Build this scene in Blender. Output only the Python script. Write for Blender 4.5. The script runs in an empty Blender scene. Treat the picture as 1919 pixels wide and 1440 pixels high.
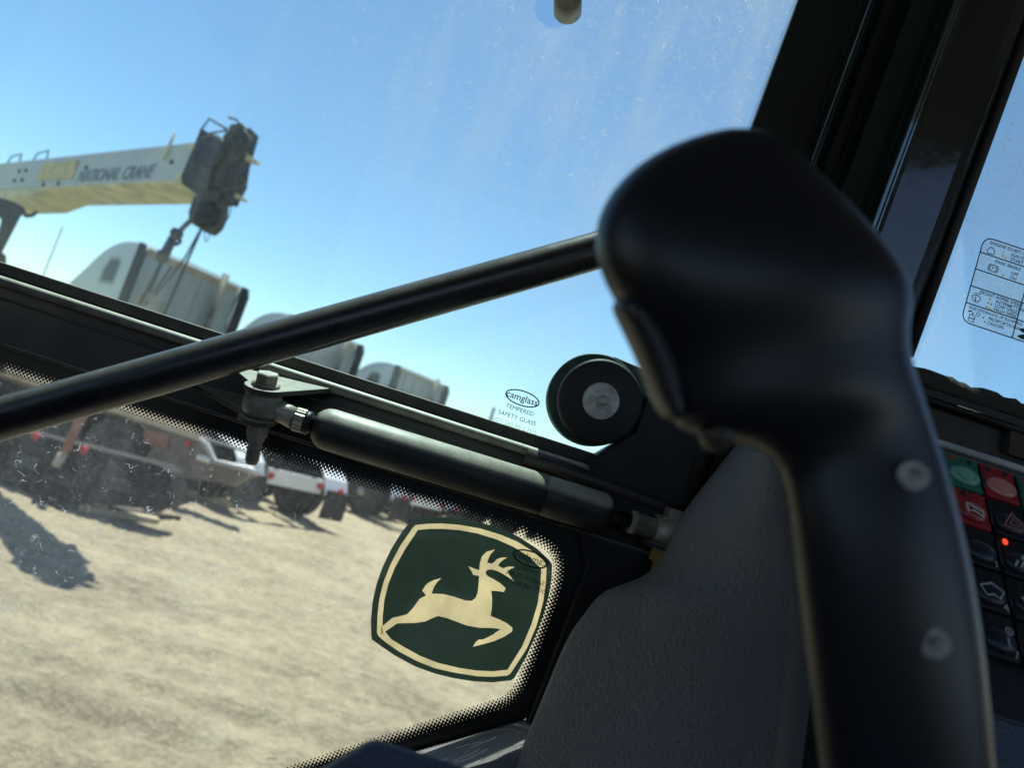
import bpy, bmesh, math, random
from mathutils import Vector, Matrix, noise
random.seed(7)
R = math.radians
sc = bpy.context.scene

# ------------------------------------------------------------------ camera
W0, H0, FPX = 1919.0, 1440.0, 1478.0
CAM = Vector((0, 0, 2.2))
PITCH, ROLL = R(5.5), R(18.5)
FWD = Vector((0, math.cos(PITCH), math.sin(PITCH)))
R0 = Vector((1, 0, 0)); U0 = R0.cross(FWD).normalized()
RT = R0 * math.cos(ROLL) + U0 * math.sin(ROLL)
UP = -R0 * math.sin(ROLL) + U0 * math.cos(ROLL)
cd = bpy.data.cameras.new('camera'); cam = bpy.data.objects.new('camera', cd)
sc.collection.objects.link(cam)
m = Matrix((RT, UP, -FWD)).transposed().to_4x4(); m.translation = CAM
cam.matrix_world = m
cd.sensor_width = 36; cd.lens = 36 * FPX / W0
cd.clip_start = 0.01; cd.clip_end = 9000
cd.dof.use_dof = True; cd.dof.focus_distance = 0.56; cd.dof.aperture_fstop = 9.0
sc.camera = cam

# ------------------------------------------------------------------ sky, sun, exposure
SUN_EL, SUN_AZ = R(68), R(-21)          # azimuth from +Y towards +X
world = bpy.data.worlds.new('World'); sc.world = world; world.use_nodes = True
wn = world.node_tree.nodes; wl = world.node_tree.links
sky = wn.new('ShaderNodeTexSky'); sky.sky_type = 'NISHITA'; sky.sun_disc = False
sky.sun_elevation = SUN_EL; sky.sun_rotation = SUN_AZ
sky.altitude = 900; sky.air_density = 1.0; sky.dust_density = 0.1; sky.ozone_density = 0.7
wl.new(sky.outputs[0], wn['Background'].inputs[0]); wn['Background'].inputs[1].default_value = 0.105
sd = bpy.data.lights.new('sun', 'SUN'); sd.energy = 5.0; sd.angle = R(0.5); sd.color = (1, 0.95, 0.86)
sun = bpy.data.objects.new('sun', sd); sc.collection.objects.link(sun)
sdir = Vector((math.sin(SUN_AZ) * math.cos(SUN_EL), math.cos(SUN_AZ) * math.cos(SUN_EL), math.sin(SUN_EL)))
sun.rotation_euler = sdir.to_track_quat('Z', 'Y').to_euler(); sun.location = (0, 0, 30)
vs = sc.view_settings; vs.view_transform = 'Standard'; vs.look = 'None'; vs.exposure = 0.62; vs.gamma = 1
sc.render.engine = 'CYCLES'
sc.cycles.use_denoising = True
sc.cycles.max_bounces = 10; sc.cycles.transparent_max_bounces = 24; sc.cycles.diffuse_bounces = 5

# ------------------------------------------------------------------ measuring helpers (a sight line met with a real plane)
def ray(px, py):
    return FWD + RT * ((px - W0 / 2) / FPX) + UP * (-(py - H0 / 2) / FPX)
def P(px, py, Y):
    d = ray(px, py); return CAM + d * (Y / d.y)
def PZ(px, py, z):
    d = ray(px, py); return CAM + d * ((z - CAM.z) / d.z)
V = Vector

# ------------------------------------------------------------------ materials
MATS = {}
def mat(name, col, rough=0.5, metal=0.0, coat=0.0, var=0.0, vscale=20, bump=0.0, bscale=200, spec=0.5, dirt=None, dscale=6, damt=0.5, top=None, bdist=.3):
    if name in MATS: return MATS[name]
    M = bpy.data.materials.new(name); M.use_nodes = True; MATS[name] = M
    nt = M.node_tree; n = nt.nodes; l = nt.links; b = n['Principled BSDF']
    b.inputs['Roughness'].default_value = rough; b.inputs['Metallic'].default_value = metal
    b.inputs['Coat Weight'].default_value = coat; b.inputs['Coat Roughness'].default_value = 0.06
    b.inputs['Specular IOR Level'].default_value = spec
    tc = n.new('ShaderNodeTexCoord')
    c = n.new('ShaderNodeRGB'); c.outputs[0].default_value = (*col, 1); out = c.outputs[0]
    if var:
        t = n.new('ShaderNodeTexNoise'); t.inputs['Scale'].default_value = vscale; t.inputs['Detail'].default_value = 6
        l.new(tc.outputs['Object'], t.inputs['Vector'])
        mr = n.new('ShaderNodeMapRange'); mr.inputs[1].default_value = .3; mr.inputs[2].default_value = .7
        mr.inputs[3].default_value = 1 - var; mr.inputs[4].default_value = 1 + var; l.new(t.outputs[0], mr.inputs[0])
        mx = n.new('ShaderNodeVectorMath'); mx.operation = 'SCALE'; l.new(out, mx.inputs[0]); l.new(mr.outputs[0], mx.inputs['Scale']); out = mx.outputs[0]
        rr = n.new('ShaderNodeMapRange'); rr.inputs[3].default_value = max(.02, rough - .12); rr.inputs[4].default_value = min(1, rough + .15)
        l.new(t.outputs[0], rr.inputs[0]); l.new(rr.outputs[0], b.inputs['Roughness'])
    if dirt:
        t = n.new('ShaderNodeTexNoise'); t.inputs['Scale'].default_value = dscale; t.inputs['Detail'].default_value = 8; t.inputs['Roughness'].default_value = .65
        l.new(tc.outputs['Object'], t.inputs['Vector'])
        mr = n.new('ShaderNodeMapRange'); mr.inputs[1].default_value = .45; mr.inputs[2].default_value = .7; mr.inputs[4].default_value = damt
        l.new(t.outputs[0], mr.inputs[0])
        mx = n.new('ShaderNodeMix'); mx.data_type = 'RGBA'; l.new(mr.outputs[0], mx.inputs[0]); l.new(out, mx.inputs[6]); mx.inputs[7].default_value = (*dirt, 1); out = mx.outputs[2]
    if top:                                     # dust, held to upward faces so the sunlit band is painted in
        g = n.new('ShaderNodeNewGeometry'); sx = n.new('ShaderNodeSeparateXYZ'); l.new(g.outputs['True Normal' if False else 'Normal'], sx.inputs[0])
        mr = n.new('ShaderNodeMapRange'); mr.inputs[1].default_value = .22; mr.inputs[2].default_value = .5; mr.inputs[4].default_value = top[1]; l.new(sx.outputs['Z'], mr.inputs[0])
        t = n.new('ShaderNodeTexNoise'); t.inputs['Scale'].default_value = 90; t.inputs['Detail'].default_value = 8; t.inputs['Roughness'].default_value = .7; l.new(tc.outputs['Object'], t.inputs['Vector'])
        m3 = n.new('ShaderNodeMapRange'); m3.inputs[1].default_value = .3; m3.inputs[2].default_value = .62; m3.inputs[3].default_value = .55; l.new(t.outputs[0], m3.inputs[0])
        mm = n.new('ShaderNodeMath'); mm.operation = 'MULTIPLY'; l.new(mr.outputs[0], mm.inputs[0]); l.new(m3.outputs[0], mm.inputs[1])
        mx = n.new('ShaderNodeMix'); mx.data_type = 'RGBA'; l.new(mm.outputs[0], mx.inputs[0]); l.new(out, mx.inputs[6]); mx.inputs[7].default_value = (*top[0], 1); out = mx.outputs[2]
    l.new(out, b.inputs['Base Color'])
    if bump:
        t = n.new('ShaderNodeTexNoise'); t.inputs['Scale'].default_value = bscale; t.inputs['Detail'].default_value = 4
        l.new(tc.outputs['Object'], t.inputs['Vector'])
        bp = n.new('ShaderNodeBump'); bp.inputs['Strength'].default_value = bump; bp.inputs['Distance'].default_value = bdist / bscale
        l.new(t.outputs[0], bp.inputs['Height']); l.new(bp.outputs[0], b.inputs['Normal'])
    return M

def glass_mat(name, tint, dust, hi, corner=None, hole=None, strands=0.5):
    """thin dusty pane: clear transmission, a weak mirror sheen and a broken film of dust that scatters light"""
    M = bpy.data.materials.new(name); M.use_nodes = True
    nt = M.node_tree; n = nt.nodes; l = nt.links; n.clear()
    o = n.new('ShaderNodeOutputMaterial')
    geo = n.new('ShaderNodeNewGeometry')
    def N(scale, detail=4, rough=.55, vec=None, dist=0):
        t = n.new('ShaderNodeTexNoise'); t.inputs['Scale'].default_value = scale; t.inputs['Detail'].default_value = detail
        t.inputs['Roughness'].default_value = rough; t.inputs['Distortion'].default_value = dist
        l.new(vec or geo.outputs['Position'], t.inputs['Vector']); return t.outputs[0]
    def mr(x, a, b_, c, d):
        k = n.new('ShaderNodeMapRange'); k.inputs[1].default_value = a; k.inputs[2].default_value = b_; k.inputs[3].default_value = c; k.inputs[4].default_value = d
        l.new(x, k.inputs[0]); return k.outputs[0]
    def ma(op, a, b_=None):
        k = n.new('ShaderNodeMath'); k.operation = op
        for i, x in enumerate((a, b_)):
            if x is None: continue
            if isinstance(x, (int, float)): k.inputs[i].default_value = x
            else: l.new(x, k.inputs[i])
        return k.outputs[0]
    film = mr(N(9, 5), .3, .7, dust * .35, dust)
    mp = n.new('ShaderNodeMapping'); mp.inputs['Scale'].default_value = (1, 1, .22); mp.inputs['Rotation'].default_value = (0, R(14), 0)
    l.new(geo.outputs['Position'], mp.inputs['Vector'])
    streak = mr(N(34, 3, .6, mp.outputs[0]), .5, .72, 0, dust * 1.1)
    fine = mr(N(260, 4, .7), .5, .72, 0, dust * 1.3)
    sp = n.new('ShaderNodeTexVoronoi'); sp.inputs['Scale'].default_value = 300; sp.inputs['Randomness'].default_value = 1; l.new(geo.outputs['Position'], sp.inputs['Vector'])
    spk = ma('MULTIPLY', mr(sp.outputs['Distance'], .06, .18, 1, 0), mr(N(60, 3, .7), .52, .68, 0, 1))
    spk = ma('MULTIPLY', spk, hi)
    ln = N(70, 2, .5, None, 1.2)
    line = mr(ma('ABSOLUTE', ma('SUBTRACT', ln, .5)), .004, .011, 1, 0)
    line = ma('MULTIPLY', line, mr(N(110, 1), .60, .66, 0, strands))
    tot = ma('ADD', film, ma('ADD', streak, ma('ADD', fine, ma('MAXIMUM', spk, line))))
    if corner:                                  # dust collects towards one corner of the pane
        c, r_, k_ = corner
        dd = n.new('ShaderNodeVectorMath'); dd.operation = 'DISTANCE'; l.new(geo.outputs['Position'], dd.inputs[0]); dd.inputs[1].default_value = c
        tot = ma('MULTIPLY', tot, mr(dd.outputs['Value'], 0, r_, k_, .25))
    if hole:                                    # a round wiped-clean spot
        c, r_ = hole
        dd = n.new('ShaderNodeVectorMath'); dd.operation = 'DISTANCE'; l.new(geo.outputs['Position'], dd.inputs[0]); dd.inputs[1].default_value = c
        tot = ma('MULTIPLY', tot, mr(dd.outputs['Value'], r_ * .97, r_, 0.05, 1))
    fac = ma('MINIMUM', tot, .8)
    tr = n.new('ShaderNodeBsdfTransparent'); tr.inputs[0].default_value = (*tint, 1)
    gl = n.new('ShaderNodeBsdfGlossy'); gl.inputs['Roughness'].default_value = .03
    df = n.new('ShaderNodeBsdfDiffuse'); df.inputs[0].default_value = (.58, .60, .62, 1)
    tl = n.new('ShaderNodeBsdfTranslucent'); tl.inputs[0].default_value = (.66, .72, .78, 1)
    dm = n.new('ShaderNodeMixShader'); dm.inputs[0].default_value = .7; l.new(df.outputs[0], dm.inputs[1]); l.new(tl.outputs[0], dm.inputs[2])
    m1 = n.new('ShaderNodeMixShader'); m1.inputs[0].default_value = .025; l.new(tr.outputs[0], m1.inputs[1]); l.new(gl.outputs[0], m1.inputs[2])
    m2 = n.new('ShaderNodeMixShader'); l.new(fac, m2.inputs[0]); l.new(m1.outputs[0], m2.inputs[1]); l.new(dm.outputs[0], m2.inputs[2])
    l.new(m2.outputs[0], o.inputs['Surface'])
    return M

def film_mat(name, col, trans=.6, var=.15, alpha=1.0):
    """printed sticker film: partly translucent"""
    M = bpy.data.materials.new(name); M.use_nodes = True; nt = M.node_tree; n = nt.nodes; l = nt.links; n.clear()
    o = n.new('ShaderNodeOutputMaterial'); df = n.new('ShaderNodeBsdfDiffuse'); tl = n.new('ShaderNodeBsdfTranslucent')
    geo = n.new('ShaderNodeNewGeometry'); t = n.new('ShaderNodeTexNoise'); t.inputs['Scale'].default_value = 60; t.inputs['Detail'].default_value = 6
    l.new(geo.outputs['Position'], t.inputs['Vector'])
    mr = n.new('ShaderNodeMapRange'); mr.inputs[1].default_value = .3; mr.inputs[2].default_value = .7; mr.inputs[3].default_value = 1 - var; mr.inputs[4].default_value = 1 + var; l.new(t.outputs[0], mr.inputs[0])
    vm = n.new('ShaderNodeVectorMath'); vm.operation = 'SCALE'; vm.inputs[0].default_value = col; l.new(mr.outputs[0], vm.inputs['Scale'])
    l.new(vm.outputs[0], df.inputs[0]); l.new(vm.outputs[0], tl.inputs[0])
    mx = n.new('ShaderNodeMixShader'); mx.inputs[0].default_value = trans; l.new(df.outputs[0], mx.inputs[1]); l.new(tl.outputs[0], mx.inputs[2]); out = mx.outputs[0]
    if alpha < 1:
        tr = n.new('ShaderNodeBsdfTransparent'); m2 = n.new('ShaderNodeMixShader'); m2.inputs[0].default_value = alpha
        l.new(tr.outputs[0], m2.inputs[1]); l.new(out, m2.inputs[2]); out = m2.outputs[0]
    l.new(out, o.inputs['Surface']); return M

PAINT = mat('cab_paint', (.006, .012, .012), .22, coat=.6, var=.25, vscale=30)
BLACK = mat('satin_black', (.009, .009, .010), .45, spec=.3, var=.35, vscale=40, bump=.25, bscale=500, dirt=(.06, .05, .035), dscale=14, damt=.35)
DUSTY_LIT = mat('dusty_black_lit_top', (.03, .029, .026), .6, var=.35, vscale=50, bump=.3, bscale=600, dirt=(.11, .095, .07), dscale=30, damt=.7, top=((.40, .37, .29), .95))
TUBE = mat('bar_black', (.014, .014, .017), .27, var=.2, vscale=60, bump=.15, bscale=900, dirt=(.05, .045, .035), dscale=40, damt=.3, top=((.22, .20, .17), .6))
GRIP = mat('grip_plastic', (.009, .010, .013), .40, bump=.12, bscale=900, spec=.5)
COVER = mat('grey_plastic', (.25, .25, .252), .40, var=.1, vscale=8, bump=1.0, bscale=520, bdist=2.2)
DASH = mat('dash_plastic', (.085, .11, .14), .5, bump=1.0, bscale=600, bdist=.8)
INNER = mat('interior_dark', (.06, .06, .062), .7, bump=.3, bscale=300)
ZINC = mat('zinc', (.40, .37, .30), .42, metal=.35, var=.3, vscale=150, dirt=(.16, .12, .06), dscale=60, damt=.6, top=((.48, .44, .34), .8))
ZINC2 = mat('zinc_dull', (.27, .245, .20), .55, metal=.25, var=.3, vscale=150, dirt=(.12, .10, .07), dscale=60, damt=.7, top=((.45, .41, .31), .8))
RUBBER = mat('rubber', (.012, .012, .012), .6, var=.3, vscale=90, bump=.2, bscale=500)
TEAL = mat('teal_paint', (.012, .05, .045), .5, spec=.3, var=.35, vscale=60, dirt=(.10, .10, .08), dscale=60, damt=.5)
FRIT = mat('frit', (.004, .004, .004), .35)
PRINT = mat('glass_print', (.012, .03, .028), .6)
LEDGE = mat('ledge', (.16, .165, .17), .6, var=.12, vscale=60, bump=.5, bscale=700)

# ------------------------------------------------------------------ mesh helpers
class MB:
    def __init__(s): s.v = []; s.f = []; s.sm = []
    def add(s, vs_, fs, smooth=False):
        b = len(s.v); s.v += [V(x) for x in vs_]
        for f in fs: s.f.append([b + i for i in f]); s.sm.append(smooth)
        return s
    def box(s, a, b):
        x0, y0, z0 = a; x1, y1, z1 = b
        return s.hexa([(x0, y0, z0), (x1, y0, z0), (x1, y1, z0), (x0, y1, z0), (x0, y0, z1), (x1, y0, z1), (x1, y1, z1), (x0, y1, z1)])
    def hexa(s, p):
        return s.add(p, [(0, 3, 2, 1), (4, 5, 6, 7), (0, 1, 5, 4), (1, 2, 6, 5), (2, 3, 7, 6), (3, 0, 4, 7)])
    def prism(s, poly, vec, smooth=False):
        n = len(poly); vec = V(vec); a = [V(p) for p in poly]; b = [p + vec for p in a]
        s.add(a + b, [tuple(range(n - 1, -1, -1)), tuple(range(n, 2 * n))])
        s.add(a + b, [(i, (i + 1) % n, n + (i + 1) % n, n + i) for i in range(n)], smooth)
        return s
    def rings(s, rings, smooth=True, cap=True):
        n = len(rings[0]); vs_ = [p for r in rings for p in r]; fs = []
        for k in range(len(rings) - 1):
            for i in range(n):
                j = (i + 1) % n; fs.append((k * n + i, k * n + j, (k + 1) * n + j, (k + 1) * n + i))
        s.add(vs_, fs, smooth)
        if cap:
            s.add(rings[0], [tuple(range(n - 1, -1, -1))]); s.add(rings[-1], [tuple(range(n))])
        return s
    def lathe(s, o, ax, prof, n=24, smooth=True):
        o = V(o); ax = V(ax).normalized(); e1 = ax.orthogonal().normalized(); e2 = ax.cross(e1)
        return s.rings([[o + ax * h + (e1 * math.cos(2 * math.pi * i / n) + e2 * math.sin(2 * math.pi * i / n)) * max(r, 1e-5) for i in range(n)] for h, r in prof], smooth)
    def cyl(s, a, b, r, n=20, r2=None, smooth=True):
        a = V(a); b = V(b); L = (b - a).length
        return s.lathe(a, b - a, [(0, r), (L, r if r2 is None else r2)], n, smooth)
    def tube(s, path, r, n=10):
        path = [V(p) for p in path]; rs = r if isinstance(r, (list, tuple)) else [r] * len(path)
        rings = []; e1 = None
        for i, p in enumerate(path):
            t = (path[min(i + 1, len(path) - 1)] - path[max(i - 1, 0)]).normalized()
            e1 = t.orthogonal().normalized() if e1 is None else (e1 - t * e1.dot(t)).normalized()
            e2 = t.cross(e1)
            rings.append([p + (e1 * math.cos(2 * math.pi * k / n) + e2 * math.sin(2 * math.pi * k / n)) * rs[i] for k in range(n)])
        return s.rings(rings)
    def build(s, name, material, parent=None, bevel=0, subsurf=0):
        me = bpy.data.meshes.new(name)
        lo = V((min(p.x for p in s.v), min(p.y for p in s.v), min(p.z for p in s.v)))
        hi = V((max(p.x for p in s.v), max(p.y for p in s.v), max(p.z for p in s.v)))
        c = V(((lo.x + hi.x) / 2, (lo.y + hi.y) / 2, lo.z))
        me.from_pydata([p - c for p in s.v], [], s.f)
        for p, q in zip(me.polygons, s.sm): p.use_smooth = q
        bm = bmesh.new(); bm.from_mesh(me); bmesh.ops.remove_doubles(bm, verts=bm.verts, dist=1e-6)
        bmesh.ops.recalc_face_normals(bm, faces=bm.faces); bm.to_mesh(me); bm.free()
        me.materials.append(material)
        o = bpy.data.objects.new(name, me); sc.collection.objects.link(o)
        o.location = c
        if parent:
            o.parent = parent; q = parent
            while q: o.location = o.location - q.location; q = q.parent
        if bevel:
            b = o.modifiers.new('bevel', 'BEVEL'); b.width = bevel; b.segments = 2; b.limit_method = 'ANGLE'; b.angle_limit = R(40)
        if subsurf:
            b = o.modifiers.new('sub', 'SUBSURF'); b.levels = subsurf; b.render_levels = subsurf
        return o
def thing(name, label, cat, loc=(0, 0, 0), group=None):
    o = bpy.data.objects.new(name, None); sc.collection.objects.link(o); o.location = loc
    o.empty_display_size = .05
    return tag(o, label, cat, group)
def tag(o, label, cat, group=None):
    o['label'] = label; o['category'] = cat
    if group: o['group'] = group
    return o
def text(name, s, size, origin, xd, yd, material, parent, shear=0, align='LEFT', weight=0, space=1.0):
    cu = bpy.data.curves.new('t', 'FONT'); cu.body = s; cu.size = size; cu.shear = shear; cu.align_x = align; cu.offset = weight; cu.space_character = space
    cu.resolution_u = 3
    ob = bpy.data.objects.new('t', cu); sc.collection.objects.link(ob)
    bpy.context.view_layer.update()
    me = bpy.data.meshes.new_from_object(ob.evaluated_get(bpy.context.evaluated_depsgraph_get()))
    bpy.data.objects.remove(ob)
    xd = V(xd).normalized(); yd = V(yd).normalized(); zd = xd.cross(yd)
    vs_ = [V(origin) + xd * v.co.x + yd * v.co.y + zd * v.co.z for v in me.vertices]
    fs = [tuple(p.vertices) for p in me.polygons]
    mb = MB(); mb.add(vs_, fs); return mb.build(name, material, parent)
def ribbon(mb, pts, w, up, closed=False):
    """flat printed line of width w in the plane whose normal is up"""
    pts = [V(p) for p in pts]; n = len(pts); up = V(up); L = []; Rr = []
    for i, p in enumerate(pts):
        a = pts[(i - 1) % n] if closed or i else p; b = pts[(i + 1) % n] if closed or i < n - 1 else p
        t = (b - a).normalized(); q = t.cross(up).normalized() * w / 2
        L.append(p + q); Rr.append(p - q)
    m_ = n if closed else n - 1
    mb.add(L + Rr, [(i, (i + 1) % n, n + (i + 1) % n, n + i) for i in range(m_)])
def spline(pts, k=6):
    out = []; n = len(pts)
    for i in range(n - 1):
        p0, p1, p2, p3 = (V(pts[max(i - 1, 0)]), V(pts[i]), V(pts[i + 1]), V(pts[min(i + 2, n - 1)]))
        for j in range(k):
            t = j / k
            out.append(.5 * ((2 * p1) + (p2 - p0) * t + (2 * p0 - 5 * p1 + 4 * p2 - p3) * t * t + (3 * p1 - p0 - 3 * p2 + p3) * t ** 3))
    out.append(V(pts[-1])); return out

# ================================================================== GROUND
def ground():
    def axis(lo, hi, step):
        a = [lo + step * i for i in range(int((hi - lo) / step) + 1)]
        d = step
        while a[-1] < 4000: d *= 1.35; a.append(a[-1] + d)
        d = step
        while a[0] > -4000: d *= 1.35; a.insert(0, a[0] - d)
        return a
    xs = axis(-7, 3, .045); ys = axis(2.8, 13, .045)
    vs_ = []
    for y in ys:
        for x in xs:
            z = 0
            if -14 < x < 10 and 0 < y < 22:
                p = V((x, y, 0)); fade = min(1, max(0, (x + 14) / 4), max(0, (22 - y) / 5))
                t = y - .22 * x                       # wheel ruts run obliquely across the yard
                w = .5 * noise.noise(V((x * .3, y * .3, 3)))
                z = .05 * noise.noise(p * .55) + .018 * noise.noise(p * 2.1 + V((9, 0, 0))) + .016 * noise.noise(p * 4.2) +   .042 * max(0, noise.noise(p * 6.5 + V((0, 4, 1))) - .16) * (1 + noise.noise(p * .9)) + .05 * max(0, noise.noise(p * 13 + V((3, 4, 1))) - .2) + .010 * noise.noise(p * 18)
                for c, a, wd in ((5.1, .05, .16), (5.75, .04, .14), (6.7, .022, .2), (7.6, .012, .3), (4.2, .05, .16), (9.3, .01, .3)):
                    d = (t + w - c) / wd
                    if abs(d) < 3: z += -a * math.exp(-d * d) * (1 + .3 * math.sin((x * 5 + y) * 3.5)) + .55 * a * math.exp(-(abs(d) - 1.5) ** 2 * 3)
                dt = t + w * .4 - 4.75
                if abs(dt) < .16 and -3.2 < x < 1.5: z += .016 * math.sin(x * 2 * math.pi / .16) * (1 - (dt / .16) ** 2)
                z *= fade
            vs_.append((x, y, z))
    nx = len(xs); fs = [(j * nx + i, j * nx + i + 1, (j + 1) * nx + i + 1, (j + 1) * nx + i) for j in range(len(ys) - 1) for i in range(nx - 1)]
    me = bpy.data.meshes.new('ground'); me.from_pydata(vs_, [], fs)
    for p in me.polygons: p.use_smooth = True
    M = bpy.data.materials.new('dirt'); M.use_nodes = True; n = M.node_tree.nodes; l = M.node_tree.links; b = n['Principled BSDF']
    b.inputs['Roughness'].default_value = .95; b.inputs['Specular IOR Level'].default_value = .15
    geo = n.new('ShaderNodeNewGeometry')
    mp = n.new('ShaderNodeMapping'); mp.inputs['Rotation'].default_value = (0, 0, R(-12)); mp.inputs['Scale'].default_value = (.7, 1.0, 1); l.new(geo.outputs['Position'], mp.inputs['Vector'])
    def N(vec, s, d=6, r=.6):
        t = n.new('ShaderNodeTexNoise'); t.inputs['Scale'].default_value = s; t.inputs['Detail'].default_value = d; t.inputs['Roughness'].default_value = r; l.new(vec, t.inputs['Vector']); return t.outputs[0]
    def wsum(pairs):
        acc = None
        for x, w_ in pairs:
            k_ = n.new('ShaderNodeMath'); k_.operation = 'MULTIPLY_ADD'; l.new(x, k_.inputs[0]); k_.inputs[1].default_value = w_
            if acc: l.new(acc, k_.inputs[2])
            else: k_.inputs[2].default_value = 0
            acc = k_.outputs[0]
        return acc
    mixv = wsum(((N(mp.outputs[0], 1.1, 4, .6), .40), (N(geo.outputs['Position'], 7, 4, .6), .34), (N(geo.outputs['Position'], 26, 3, .6), .26)))
    cr = n.new('ShaderNodeValToRGB'); e = cr.color_ramp.elements
    e[0].position = .38; e[0].color = (.30, .25, .18, 1); e[1].position = .62; e[1].color = (.62, .54, .38, 1)
    k = e.new(.5); k.color = (.485, .415, .29, 1); l.new(mixv, cr.inputs[0]); l.new(cr.outputs[0], b.inputs['Base Color'])
    bp = n.new('ShaderNodeBump'); bp.inputs['Strength'].default_value = 1; bp.inputs['Distance'].default_value = .06
    l.new(N(geo.outputs['Position'], 24, 6, .7), bp.inputs['Height']); l.new(bp.outputs[0], b.inputs['Normal'])
    me.materials.append(M); o = bpy.data.objects.new('ground', me); sc.collection.objects.link(o); o['kind'] = 'structure'
    o['label'] = 'pale trampled dirt yard with wheel ruts'; o['category'] = 'ground'
ground()

# ================================================================== CAB SHELL
YW = .575                                   # inner face of the glazing
GT = .005                                   # pane thickness
ROOF = 2.90; FLOOR = 1.2; XL, XR, YB = -.86, .92, -1.05
def T(x, d=0): return 490 + .3235 * x + d   # top edge of the window bar along the glazing (photo measure)
cab = thing('loader_cab', 'dark green machine cab frame with posts and window bar around the panes', 'cab', (0, 0, 0))
MB().prism([(XL - .04, YB - .04, ROOF), (XR + .04, YB - .04, ROOF), (XR + .04, .80, ROOF), (.26, .80, ROOF), (.18, .665, ROOF), (XL - .04, .665, ROOF)], (0, 0, .09)).build('roof', INNER, cab, bevel=.01)  # unseen; deeper right overhang shaped to keep sun off the key panel
MB().box((XL, YB, FLOOR - .06), (XR, .60, FLOOR)).build('floor', INNER, cab)
MB().box((XL, YB - .03, FLOOR), (XR, YB, 2.3)).box((XL, YB - .03, 2.3), (-.6, YB, ROOF)).box((.6, YB - .03, 2.3), (XR, YB, ROOF)).build('rear_wall', INNER, cab)
MB().box((XL - .03, YB, FLOOR), (XL, .60, 2.15)).box((XL - .03, YB, 2.15), (XL, -.8, ROOF)).box((XL - .03, .0, 2.15), (XL, .60, ROOF)).build('left_wall', INNER, cab)
MB().box((XR, YB, FLOOR), (XR + .03, .60, 2.2)).box((XR, YB, 2.2), (XR + .03, -.8, ROOF)).box((XR, .2, 2.2), (XR + .03, .60, ROOF)).build('right_wall', INNER, cab)
MB().box((-.86, .52, FLOOR), (-.79, .60, ROOF)).build('left_post', PAINT, cab, bevel=.008)
# machine body under the cab
MB().box((-.8, -1.6, .62), (.86, .5, FLOOR - .06)).build('chassis', PAINT, cab, bevel=.03)
for sx in (-1.02, 1.08):
    for yy in (-1.15, .02):
        w = MB(); w.lathe((sx - .16, yy, .46), (1, 0, 0), [(0, .3), (.03, .44), (.08, .46), (.24, .46), (.29, .44), (.32, .3)], 28).build('tyre', RUBBER, cab)
MB().cyl((-1.0, -1.15, .5), (1.06, -1.15, .5), .16).cyl((-1.0, .02, .5), (1.06, .02, .5), .16).build('axle', PAINT, cab)

# ribbed corner post
def post_pt(t, v, Y):
    return P(1488 + 450 * t - 298 * v, 812 * v, Y)
prof = [(0, .586), (0, .572), (.012, .556), (.02, .553), (.285, .553), (.30, .548), (.315, .536), (.335, .533), (.35, .536), (.362, .552), (.375, .5575), (.455, .5575), (.468, .553), (.478, .541), (.49, .537),
        (.635, .537), (.648, .533), (.655, .522), (.67, .519), (.685, .522), (.70, .531), (.72, .534), (.93, .545), (.97, .551), (.985, .558), (1, .572), (1, .586)]
pz = MB()
v0 = -.62; vN = 1.02
pz.rings([[post_pt(t, v, Y) for t, Y in prof] for v in (v0, .0, .35, .7, vN)], smooth=False)
post = pz.build('corner_post', mat('post_paint', (.005, .013, .013), .12, coat=1.0, var=.3, vscale=14, bump=.10, bscale=14), cab, bevel=.0012)
# rubber seal along the right edge of the post
MB().tube([post_pt(1.018, v, .566) for v in (v0, 0, .4, .82)], .0042, 8).build('seal', RUBBER, post)
# window bar: web, upper lip, rolled bead, lower flange
xa, xb = -420, 1250
def bar(d0, d1, Ya, Yb_, x0=xa, x1=xb):
    return MB().prism([P(x0, T(x0, d0), Ya), P(x1, T(x1, d0), Ya), P(x1, T(x1, d1), Ya), P(x0, T(x0, d1), Ya)], (0, .5812 + (Yb_ - .59) - Ya, 0))
web = bar(24, 157, .566, .590).build('window_bar', mat('web_paint', (.006, .008, .009), .35, var=.3, vscale=25, dirt=(.07, .06, .045), dscale=9, damt=.4), cab)
bar(0, 24, .560, .590).build('upper_lip', DUSTY_LIT, web, bevel=.001)
MB().tube([P(xa, T(xa, 36), .556), P(300, T(300, 36), .556), P(1000, T(1000, 35), .556), P(1262, T(1262, 33), .556)], .0036, 14).build('bead', mat('bead_paint', (.13, .13, .115), .5, var=.3, vscale=70, dirt=(.2, .18, .14), dscale=50, damt=.7, top=((.60, .57, .47), .97)), web)
bar(66, 70, .561, .590).build('groove_edge', DUSTY_LIT, web)
bar(152, 159, .559, .590).build('lower_flange', DUSTY_LIT, web, bevel=.0008)
bar(112, 117, .5622, .5898, 380, 1180).build('groove_edge', DUSTY_LIT, web)
# chamfered corner gusset at the foot of the post
MB().prism([P(1100, 866, .5495), P(1122, 851, .5495), P(1190, 811, .5495), P(1214, 742, .5495), P(1420, 742, .5495), P(1330, 1010, .5495), P(1170, 1000, .5495)], (0, .032, 0)).build('corner_gusset', BLACK, cab, bevel=.001)
MB().tube([P(1290, 935, .556), P(1345, 770, .55), P(1395, 640, .55)], .008, 10).tube([P(985, 855, .553), P(1230, 945, .553), P(1275, 962, .553)], .006, 10).build('weld_seam', mat('seam', (.03, .022, .02), .5, var=.3), cab)
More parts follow.
